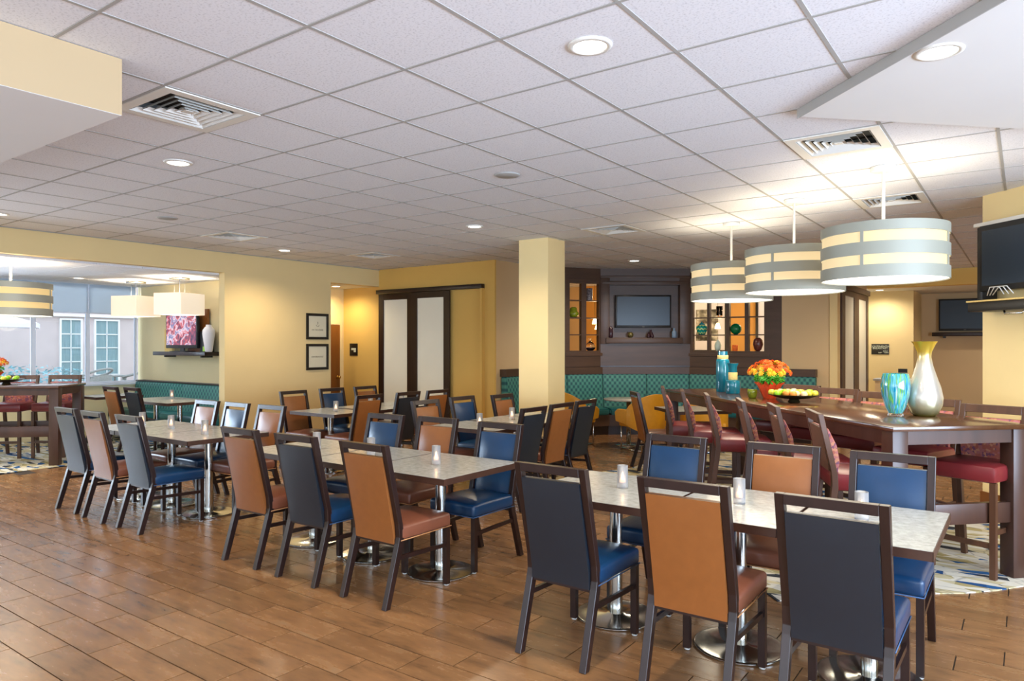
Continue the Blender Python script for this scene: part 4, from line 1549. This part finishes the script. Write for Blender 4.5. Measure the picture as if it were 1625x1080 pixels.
def make_chair(kind):
    if not chair_mesh:
        p = chair_parts()
        for k, v in p.items():
            for n_, bm in enumerate(v if isinstance(v, list) else [v]):
                me = mesh_of(k, bm, M['espresso'], smooth=k in ('seat', 'back_cushion', 'back_panel'))
                chair_mesh[(k, n_)] = me
        # glides
        bm = add_lathe(bm_new(), [(.013, 0), (.016, .004), (.016, .012)], 10)
        chair_mesh[('glide', 0)] = mesh_of('glide', bm, M['foot_grey'])
    sc, bc, pc, pip = (M['orange_seat'], M['orange'], M['orange'], M['piping_o']) if kind == 'orange' else (M['blue'], M['blue'], M['navy'], M['piping_b'])
    def me(k, n_=0, m=None):
        x = chair_mesh[(k, n_)]
        if m is None:
            return x
        y = x.copy()
        y.materials.clear()
        y.materials.append(m)
        return y
    t = thing('dining_chair', '', 'chair')
    s = obj('seat', me('seat', 0, sc), None, t)
    obj('piping', me('piping', 0, pip), None, s)
    obj('back_cushion', me('back_cushion', 0, bc), None, t)
    obj('back_panel', me('back_panel', 0, pc), None, t)
    for n_, sx in ((0, -1), (1, 1)):
        l = obj('leg', me('leg_front', n_), None, t)
        obj('glide', me('glide'), None, l, loc=(sx * .1955, .57, 0))
        l = obj('leg', me('leg_rear', n_), None, t)
        obj('glide', me('glide'), None, l, loc=(sx * .195, .021, -.0015))
        obj('stretcher', me('stretcher', n_), None, t)
    obj('top_rail', me('top_rail'), None, t)
    obj('seat_rail', me('rail'), None, t)
    return t

def chair(x, y, deg, kind, label, group):
    """x, y: middle of the rear feet; deg: direction the sitter faces (0 = away along +Y)"""
    j = random.uniform(-1.2, 1.2)
    return place('chair_' + kind, lambda: make_chair(kind), (x, y, .0016), math.radians(deg + j), label, group)

GR3 = 'dining chairs at the nearest table row'
GR2 = 'dining chairs at the middle table row'
GR1 = 'dining chairs at the left table row'
GM = 'dining chairs around the tables by the left wall'
GN = 'dining chairs around the tables before the column'
O, B_ = 'orange', 'blue'
front = [(-1.955, 3.015, B_, 'slate blue chair, back to viewer, at the left end of nearest row', GR3),
         (-1.250, 3.015, O, 'tan orange chair, back to viewer, at the middle of nearest row', GR3),
         (-.628, 3.015, B_, 'slate blue chair, back to viewer, largest one in the picture', GR3),
         (-4.67, 3.02, O, 'tan orange chair, back to viewer, left of three at the middle row', GR2),
         (-4.02, 3.02, B_, 'slate blue chair, back to viewer, between two tan chairs of middle row', GR2),
         (-3.345, 3.02, O, 'tan orange chair, back to viewer, at the right end of middle row', GR2),
         (-7.54, 3.01, B_, 'slate blue chair, back to viewer, leftmost at the left row', GR1),
         (-6.94, 2.99, O, 'tan brown chair, back to viewer, between two slate chairs of left row', GR1),
         (-6.29, 3.00, B_, 'slate blue chair, back to viewer, right end of left row with blue seat', GR1)]
for x, y, k, lab, g_ in front:
    chair(x, y, 0, k, lab, g_)
back = [(-1.90, 4.53, B_, 'blue chair facing viewer across nearest row, behind the left candle', GR3),
        (-1.205, 4.53, O, 'tan chair facing viewer across nearest row, behind the middle candle', GR3),
        (-.605, 4.50, B_, 'bright blue chair facing viewer across nearest row, by the bar table leg', GR3),
        (-4.58, 4.44, B_, 'blue chair facing viewer across middle row, left of three', GR2),
        (-4.01, 4.49, O, 'tan chair facing viewer across middle row, behind the candle', GR2),
        (-3.33, 4.46, B_, 'navy chair facing viewer with its whole seat showing, right of middle row', GR2),
        (-7.30, 4.37, O, 'tan chair facing viewer across left row, in front of the side room booth', GR1),
        (-6.76, 4.39, B_, 'dark slate chair facing viewer across left row, against the straw wall', GR1),
        (-6.19, 4.41, O, 'brown chair facing viewer across left row, nearest the middle row', GR1)]
for x, y, k, lab, g_ in back:
    chair(x, y, 180, k, lab, g_)
ml = [(-7.93, 5.94, O, 'tan chair facing right, near end of the tables by the left wall'),
      (-7.97, 6.62, B_, 'blue chair facing right beside the passage door, left wall tables'),
      (-7.94, 7.22, O, 'tan chair facing right, far end of the tables by the left wall')]
for x, y, k, lab in ml:
    chair(x, y, -90, k, lab, GM)
mr = [(-6.49, 6.00, O, 'tall looking tan chair with back turned, right of left wall tables, nearest'),
      (-6.49, 6.68, B_, 'slate chair with back turned in front of the first frosted sliding door'),
      (-6.45, 7.21, O, 'tan chair with back turned in front of the second frosted sliding door')]
for x, y, k, lab in mr:
    chair(x, y, 90, k, lab, GM)
nl = [(-5.40, 5.79, O, 'bright tan chair facing right at the near end of the column tables'),
      (-5.44, 6.47, B_, 'grey blue chair facing right against the golden wall, column tables'),
      (-5.28, 7.05, O, 'tan chair facing right in front of the teal booth end')]
for x, y, k, lab in nl:
    chair(x, y, -90, k, lab, GN)
nr = [(-3.895, 5.77, B_, 'slate chair with back turned, nearest on the right of column tables'),
      (-3.92, 6.33, O, 'tan chair with back turned between two slate chairs by the column'),
      (-3.94, 6.87, B_, 'slate chair with back turned in front of the mustard tub chair')]
for x, y, k, lab in nr:
    chair(x, y, 90, k, lab, GN)
chair(-4.125, 8.385, -50, O, 'tan chair seen from its side by the mustard tub chairs', 'dining chairs near the booth')
# side room chairs
chair(-10.85, 4.93, 0, O, 'brownish tan chair, back to viewer, in the side room', 'dining chairs in the side room')
chair(-10.36, 5.0, 0, B_, 'slate blue chair, back to viewer, in the side room', 'dining chairs in the side room')
chair(-12.95, 5.12, -54, B_, 'blue chair by the courtyard window beyond the side room bar stool', 'dining chairs in the side room')

# ------------------------------------------------------------------ pedestal tables
def make_table(w, d):
    t = thing('pedestal_table', '', 'table')
    box('tabletop', -w / 2 + .004, w / 2 - .004, -d / 2 + .004, d / 2 - .004, TOPZ - .030, TOPZ, M['laminate'], t)
    bm = bm_new()
    for a, b_, c, e in ((-w / 2, w / 2, -d / 2, -d / 2 + .0035), (-w / 2, w / 2, d / 2 - .0035, d / 2), (-w / 2, -w / 2 + .0035, -d / 2, d / 2), (w / 2 - .0035, w / 2, -d / 2, d / 2)):
        add_box(bm, a, b_, c, e, TOPZ - .042, TOPZ - .001)
    obj('edge_band', bm, M['table_edge'], t)
    box('support_plate', -.19, .19, -.19, .19, TOPZ - .045, TOPZ - .030, M['black_metal'], t)
    obj('pole', add_lathe(bm_new(), [(.038, .014), (.038, TOPZ - .045)], 28), M['steel'], t, smooth=True)
    obj('base_disc', add_lathe(bm_new(), [(.236, 0), (.24, .004), (.24, .009), (.236, .0125), (.231, .013), (.225, .0131), (.06, .014), (.05, .02), (.001, .02)], 56), M['steel'], t, smooth=True)
    return t
def table(x, y, w, d, rz, label, group):
    return place('table_%.2f_%.2f' % (w, d), lambda: make_table(w, d), (x, y, .001), rz, label, group)
YT, DT = 3.785, .83
GT = 'grey topped pedestal tables'
tabs = [(-.61, .62, 'grey topped pedestal table at the right end of nearest row'), (-1.238, .62, 'grey topped pedestal table in the middle of nearest row'), (-1.975, .84, 'grey topped pedestal table at the left end of nearest row'),
        (-3.37, .80, 'grey topped pedestal table at the right end of middle row'), (-4.07, .59, 'grey topped pedestal table in the middle of middle row'), (-4.77, .80, 'grey topped pedestal table at the left end of middle row'),
        (-6.33, .72, 'grey topped pedestal table at the right end of left row'), (-7.0, .61, 'grey topped pedestal table in the middle of left row'), (-7.61, .60, 'grey topped pedestal table at the left end of left row')]
for x, w, lab in tabs:
    table(x, YT, w - .006, DT, 0, lab, GT)
for y, lab in ((6.0, 'grey topped table nearest the viewer by the left wall'), (6.67, 'grey topped table in the middle by the left wall'), (7.28, 'grey topped table furthest along the left wall')):
    table(-7.23, y, .60, .86, PI / 2, lab, GT)
for y, lab in ((5.86, 'grey topped table nearest the viewer before the column'), (6.52, 'grey topped table in the middle before the column'), (7.14, 'grey topped table furthest, beside the cream column')):
    table(-4.66, y, .60, .86, PI / 2, lab, GT)
for x, y, lab in ((-10.4, 5.75, 'grey topped table in the side room near the straw wall'), (-11.1, 5.75, 'grey topped table in the side room under the square pendants'), (-12.5, 5.7, 'grey topped table in the side room by the window')):
    table(x, y, .68, .76, 0, lab, 'pedestal tables in the side room')
# square table by the bar table and round table by the booth
x, y = AB(8.95, 3.86)
table(x, y, .76, .77, PI / 4, 'grey topped table beyond the far end of the bar table', GT)
t = thing('round_table', 'small round pale table in front of the teal booth', 'table', (-5.17, 10.34, .001))
obj('tabletop', add_lathe(bm_new(), [(.39, .722), (.40, .73), (.40, .745), (.001, .745)], 40), M['laminate'], t)
obj('pole', add_lathe(bm_new(), [(.035, .014), (.035, .722)], 20), M['steel'], t)
obj('base_disc', add_lathe(bm_new(), [(.22, 0), (.22, .01), (.05, .016), (.001, .016)], 36), M['steel'], t)

# candle holders
def make_candle():
    t = thing('candle_holder', '', 'candle')
    r, h = .031, .135
    prof = [(.001, 0), (r, 0), (r + .001, .01), (r, h), (r - .003, h), (r - .0035, .03), (.001, .03)]
    obj('frosted_cup', add_lathe(bm_new(), prof, 28, cap=False), M['frost'], t)
    obj('tea_light', add_lathe(bm_new(), [(.001, .032), (.02, .032), (.02, .046), (.001, .046)], 16, cap=False), M['wax'], t)
    obj('flame', add_lathe(bm_new(), [(.001, .047), (.009, .056), (.006, .07), (.001, .085)], 10, cap=False), M['flame'], t)
    return t
GC = 'frosted candle holders on the tables'
cands = [(-1.94, 3.80, 'frosted candle holder on the left table of nearest row'), (-1.24, 3.79, 'frosted candle holder on the middle table of nearest row'), (-.645, 3.80, 'frosted candle holder on the right table of nearest row, partly hidden'),
         (-4.70, 3.76, 'frosted candle holder on the left table of middle row'), (-4.08, 3.78, 'frosted candle holder on the middle table of middle row, partly hidden'), (-3.39, 3.76, 'frosted candle holder on the right table of middle row'),
         (-7.60, 3.79, 'frosted candle holder on the left table of left row'), (-7.02, 3.79, 'frosted candle holder on the middle table of left row'), (-6.32, 3.74, 'frosted candle holder on the right table of left row'),
         (-7.1, 5.98, 'frosted candle holder on the nearest table by the left wall'), (-7.2, 6.66, 'frosted candle holder on the middle table by the left wall'), (-7.2, 7.26, 'frosted candle holder on the far table by the left wall'),
         (-4.62, 5.80, 'frosted candle holder on the nearest table before the column'), (-4.74, 6.54, 'frosted candle holder on the second table before the column'),
         (-11.0, 5.95, 'frosted candle holder on the side room table before the booth')]
for x, y, lab in cands:
    place('candle', make_candle, (x, y, TOPZ + .001), 0, lab, GC)

# ------------------------------------------------------------------ tall bar table
def bar_table(label, a0, a1, b0, b1):
    x, y = AB(a0, b0)
    # local x along +a direction, local y along -b
    t = thing('bar_table', label, 'table', (x, y, .008), 3 * PI / 4)
    La, Wb = a1 - a0, b1 - b0
    z = 1.059
    box('tabletop', 0, La, -Wb, 0, z - .032, z, M['bar_wood'], t, .003)
    lw = .115
    for u in (.02, La - .02 - lw):
        for v in (-lw - .012, -Wb + .012):
            l = box('leg', u, u + lw, v, v + lw, 0, z - .032, M['bar_leg'], t, .003)
    for u in (.035, La - .035 - .03):
        box('apron', u, u + .03, -Wb + .12, -.12, z - .125, z - .032, M['bar_leg'], t)
        box('foot_rail', u + .01, u + .055, -Wb + .12, -.12, .38, .52, M['bar_leg'], t, .003)
    for v in (-.045, -Wb + .02):
        box('apron', .13, La - .13, v, v + .03, z - .125, z - .032, M['bar_leg'], t)
    box('foot_rail', .09, La - .09, -Wb / 2 - .03, -Wb / 2 + .03, .38, .50, M['bar_leg'], t, .003)
    return t
bar_table('long tall walnut bar table under the striped pendants', 4.24, 8.34, 3.24, 4.30)
bar_table('tall walnut bar table in the side room with flowers and fruit', 10.24, 11.08, -6.9, -4.47)

# bar stools
def make_stool():
    t = thing('bar_stool', '', 'bar stool')
    s = box('seat', -.225, .225, .10, .57, .655, .775, M['burgundy'], t, .03)
    pp = [(0, 0), (.04, 0), (.125, .62), (.135, .70), (.125, .78), (.04, 1.155), (.005, 1.155), (.088, .78), (.092, .70), (.085, .62)]
    for sx in (-1, 1):
        obj('leg', add_prism(bm_new(), pp, sx * .225, sx * .187, 'X', .003), M['stool_wood'], t)
        obj('leg', add_prism(bm_new(), [(sx * .22, .56), (sx * .182, .56), (sx * .182, .522), (sx * .22, .522)], 0, .66, 'Z'), M['stool_wood'], t)
        obj('stretcher', add_prism(bm_new(), [(.05, .30), (.53, .30), (.53, .335), (.05, .335)], sx * .212, sx * .194, 'X'), M['stool_wood'], t)
    box('foot_rest', -.19, .19, .53, .555, .21, .245, M['stool_wood'], t)
    obj('top_rail', add_prism(bm_new(), [(.014, 1.095), (.055, 1.095), (.04, 1.155), (.005, 1.155)], -.188, .188, 'X', .003), M['stool_wood'], t)
    obj('back_cushion', add_prism(bm_new(), [(.100, .78), (.135, .76), (.15, .84), (.13, .95), (.077, 1.06), (.047, 1.06)], -.183, .183, 'X', .006), M['stool_fabric'], t, smooth=True)
    obj('back_panel', add_prism(bm_new(), [(.082, .78), (.099, .78), (.046, 1.06), (.030, 1.06)], -.183, .183, 'X'), M['stool_back'], t)
    return t
def stool(a, b_, deg, label, group):
    x, y = AB(a, b_)
    return place('stool', make_stool, (x, y, .008), math.radians(deg), label, group)
# left side of the bar table, facing +b  (direction (+1,+1)) -> rotation -45
ordl = ['nearest the viewer', 'second from the near end', 'third from the near end', 'fourth from the near end', 'fifth from the near end', 'furthest away']
for a, o_ in zip([4.45, 4.98, 5.50, 6.15, 6.72, 7.25], ordl):
    stool(a, 2.77, -66, 'red seat bar stool left of the bar table, ' + o_, 'bar stools along the left side of the bar table')
for (a, b_), o_ in zip([(4.67, 4.42), (5.34, 4.46), (6.10, 4.56), (6.72, 4.52), (7.36, 4.50)], ['nearest, burgundy seat showing', 'behind the gold vase', 'right of the striped glass vase', 'behind the fruit bowl', 'furthest away']):
    stool(a, b_, 160, 'mosaic back bar stool right of the bar table, ' + o_, 'bar stools along the right side of the bar table')
for b_, lab in ((-4.92, 'stool at the side room bar table with tan mosaic back, rightmost one'), (-5.5, 'stool at the side room bar table, second from its right end'), (-6.1, 'stool at the side room bar table behind the bowl of green fruit')):
    stool(11.52, b_, 225, lab, 'bar stools in the side room')

# mustard tub chairs
def make_tub():
    t = thing('tub_chair', '', 'chair')
    n = 20
    bm = bm_new()
    out, inn = [], []
    prev = None
    for k in range(n + 1):
        th = PI + PI * k / n          # wraps round the back
        ro, ri = .34, .28
        ft = .0 if 0 < k < n else 0
        c, s = math.cos(th), math.sin(th)
        back = math.sin(PI * k / n)
        zt = .63 + .24 * back ** .7
        zb = .40 - .14 * back
        y0 = .02 + s * ro
        ring = [bm.verts.new((c * ro, .36 + s * ro, zb)), bm.verts.new((c * ro, .36 + s * ro, zt)), bm.verts.new((c * ri, .36 + s * ri, zt)), bm.verts.new((c * ri, .36 + s * ri, zb))]
        if prev:
            for q in range(4):
                f = bm.faces.new((prev[q], prev[(q + 1) % 4], ring[(q + 1) % 4], ring[q]))
                f.smooth = True
        else:
            bm.faces.new(ring)
        prev = ring
    bm.faces.new(prev[::-1])
    obj('shell', bm, M['yellow'], t, smooth=True)
    for sx in (-1, 1):
        bm = add_prism(bm_new(), [(.36, .40), (.60, .44), (.62, .58), (.56, .63), (.36, .63)], sx * .34, sx * .28, 'X', .008)
        obj('arm', bm, M['yellow'], t, smooth=True)
    box('seat', -.275, .275, .10, .60, .36, .46, M['yellow'], t, .03)
    for sx in (-1, 1):
        for yy in (.12, .56):
            obj('leg', add_tube(bm_new(), [(sx * .25, yy, 0), (sx * .25, yy, .37)], .012, 8), M['chrome'], t)
    obj('base_ring', add_tube(bm_new(), [(-.25, .12, .02), (.25, .12, .02), (.25, .56, .02), (-.25, .56, .02), (-.25, .12, .02)], .012, 8), M['chrome'], t)
    return t
GY = 'mustard tub chairs by the booth'
place('tub', make_tub, (-4.43, 9.88, 0), math.radians(70), 'mustard yellow tub chair with rounded back between column and bar stools', GY)
place('tub', make_tub, (-6.05, 9.55, 0), math.radians(-20), 'mustard yellow tub chair mostly hidden by the slate chair at the column', GY)
place('tub', make_tub, (-3.75, 10.1, 0), math.radians(30), 'mustard yellow tub chair glimpsed between the bar stools', GY)

# ------------------------------------------------------------------ things on the bar table
ZB = 1.068
def two_tone(name, label, loc, r, h, fb, rn, rl, b0, b1):
    t = thing(name, label, 'vase', loc, 0, 'teal glass bottles with rope bands')
    zb = h * fb
    obj('bottle', add_lathe(bm_new(), [(r * .94, 0), (r, .008), (r, zb - .02), (r * .93, zb), (rn, zb + .012), (rn, h * .86), (rl, h), (rl * .93, h)], 32), M['teal_glass'], t, smooth=True)
    obj('rope_band', add_lathe(bm_new(), [(rn + .0005, h * b0), (rn + .004, h * b0 + .004), (rn + .004, h * b1 - .004), (rn + .0005, h * b1)], 32), M['cream_band'], t)
    return t
x, y = P(1147, 621, ZB)
two_tone('teal_bottle', 'taller teal glass bottle with cream rope band on the bar table', (x, y, ZB), .078, .47, .79, .058, .056, .80, .905)
x, y = P(1163, 624, ZB)
two_tone('teal_bottle', 'shorter teal glass bottle with cream rope band in front of the taller', (x, y, ZB), .080, .34, .42, .046, .064, .45, .70)

def flower_pot(loc, label):
    t = thing('potted_chrysanthemum', label, 'flowers', loc)
    bm = bm_new()
    n = 24
    rings = []
    for r, z, wv in ((.06, 0, 0), (.07, .03, .004), (.085, .08, .008), (.105, .13, .018), (.13, .165, .03)):
        rings.append([bm.verts.new(((r + wv * math.sin(k * 2.1)) * math.cos(2 * PI * k / n), (r + wv * math.cos(k * 1.7)) * math.sin(2 * PI * k / n), z + wv * math.sin(k * 2.9) * .8)) for k in range(n)])
    for a, b_ in zip(rings, rings[1:]):
        for i in range(n):
            bm.faces.new((a[i], a[(i + 1) % n], b_[(i + 1) % n], b_[i]))
    bm.faces.new(rings[0][::-1])
    obj('pot_wrap', bm, M['foil'], t)
    bm = bm_new()
    leaf_cloud(bm, 420, 0, 0, .21, .15, .15, .09, .03)
    o = obj('foliage', bm, M['leaf'], t)
    bmo = []
    for m_ in (M['petal_o'], M['petal_y']):
        bm = bm_new()
        for lay, (rr, zz, npet) in enumerate(((.030, .0, 9), (.020, .008, 7), (.010, .014, 5))):
            for k in range(npet):
                th = 2 * PI * k / npet + lay * .4
                c, s = math.cos(th), math.sin(th)
                v = [bm.verts.new(q) for q in ((0, 0, zz), (c * rr * .6 - s * .005, s * rr * .6 + c * .005, zz + .004), (c * rr, s * rr, zz - .001), (c * rr * .6 + s * .005, s * rr * .6 - c * .005, zz + .004))]
                bm.faces.new(v)
        bmo.append(mesh_of('blossom', bm, m_))
    for k in range(84):
        ph = math.acos(1 - random.random() * .95)
        th = random.uniform(0, 2 * PI)
        p = Vector((.20 * math.sin(ph) * math.cos(th), .20 * math.sin(ph) * math.sin(th), .245 + .135 * math.cos(ph)))
        low_ = math.cos(ph) < .45
        o = obj('blossom', bmo[1 if (random.random() < (.6 if low_ else .12)) else 0], None, t, loc=p)
        nrm = Vector((p.x, p.y, (p.z - .2) * 1.2)).normalized()
        o.rotation_euler = nrm.to_track_quat('Z', 'Y').to_euler()
        o.scale = (1.15, 1.15, 1.15)
    return t
x, y = P(1221, 632, ZB)
flower_pot((x, y, ZB), 'orange and yellow chrysanthemums in orange pot wrap on the bar table')
lathe_thing('glass_votive', 'small brown glass votive beside the flower pot', 'votive', [(.03, 0), (.04, .01), (.05, .06), (.048, .09), (.044, .09), (.04, .02)], M['green_glass'], (x - .16, y - .04, ZB))

def fruit_bowl(loc, label, n, mats, R_, group):
    t = thing('pedestal_bowl', label, 'bowl', loc)
    obj('dish', add_lathe(bm_new(), [(.001, .024), (.06, .025), (R_ * .6, .036), (R_, .068), (R_ + .002, .072), (R_ * .97, .072), (R_ * .58, .044), (.001, .033)], 48, cap=False), M['bowl'], t, smooth=True)
    obj('foot', add_lathe(bm_new(), [(.06, 0), (.055, .006), (.04, .025)], 32), M['bowl'], t, smooth=True)
    ga = 2.399963
    rf = .031
    meshes = {}
    for k in range(n):
        rr = (R_ - .03) * math.sqrt((k + .4) / n)
        th = k * ga
        z = .036 + .028 * (rr / R_) ** 2 + rf + (.022 if rr < R_ * .45 else (.008 if rr < R_ * .7 else 0))
        nm, mk, what = mats[k % len(mats)]
        if mk not in meshes:
            bm = add_lathe(bm_new(), [(.004, -rf * .84)] + [(rf * math.sin(a_) * (1.04 if a_ < 2 else 1), -rf * math.cos(a_)) for a_ in [PI * q / 10 for q in range(2, 9)]] + [(rf * .3, rf * .86), (.003, rf * .74)], 16)
            meshes[mk] = mesh_of(nm, bm, M[mk], True)
        o = obj(nm, meshes[mk], None, loc=(loc[0] + rr * math.cos(th), loc[1] + rr * math.sin(th), loc[2] + z))
        pos = 'in the middle of' if rr < R_ * .45 else 'near the rim of'
        tag(o, '%s %s the fruit bowl %s' % (what, pos, 'on the bar table' if n > 12 else 'in the side room'), 'fruit', group + (', middle ' if rr < R_ * .45 else ', rim ') + nm)
        st = obj('stem', add_tube(bm_new(), [(0, 0, rf * .72), (.002, 0, rf * 1.1)], .0015, 5), M['stool_wood'], o)
    return t
x, y = P(1260, 637, ZB)
fruit_bowl((x, y, ZB), 'wide dark pedestal fruit bowl on the long bar table', 26, [('green_apple', 'apple_green', 'green apple'), ('yellow_apple', 'apple_yellow', 'yellow apple'), ('peach', 'apple_pale', 'pale peach'), ('orange_fruit', 'apple_orange', 'orange')], .235, 'fruit in the bar table bowl')
x, y = P(1421, 659, ZB)
t = thing('striped_glass_vase', 'blue green streaked art glass vase on the bar table', 'vase', (x, y, ZB))
obj('body', add_lathe(bm_new(), [(.05, .02), (.07, .06), (.098, .16), (.104, .23), (.098, .29), (.088, .325), (.084, .325), (.092, .28), (.098, .22), (.001, .05)], 48, cap=False), M['stripe_glass'], t, smooth=True)
obj('glass_foot', add_lathe(bm_new(), [(.056, 0), (.056, .012), (.048, .02)], 32), M['clear'], t)
x, y = P(1467, 659, ZB)
o = obj('tall_gold_vase', add_lathe(bm_new(), [(.001, 0), (.075, 0), (.095, .02), (.122, .08), (.128, .14), (.112, .22), (.082, .31), (.058, .39), (.047, .45), (.050, .49), (.078, .555), (.092, .572), (.088, .572), (.045, .50), (.04, .45)], 56, cap=False), M['gold'], smooth=True, loc=(x, y, ZB))
tag(o, 'tall pearly gold vase with flared neck, right of the striped vase', 'vase')
# side room bar table things
x, y = P(10, 609.5, ZB)
fruit_bowl((x, y, ZB), 'dark pedestal bowl of green fruit on the side room bar table', 10, [('green_apple', 'apple_green', 'green apple'), ('banana_apple', 'apple_yellow', 'yellow apple')], .21, 'fruit in the side room bowl')
x, y = P(-14, 607, ZB)
flower_pot((x, y, ZB), 'orange chrysanthemums in a pot on the side room bar table')
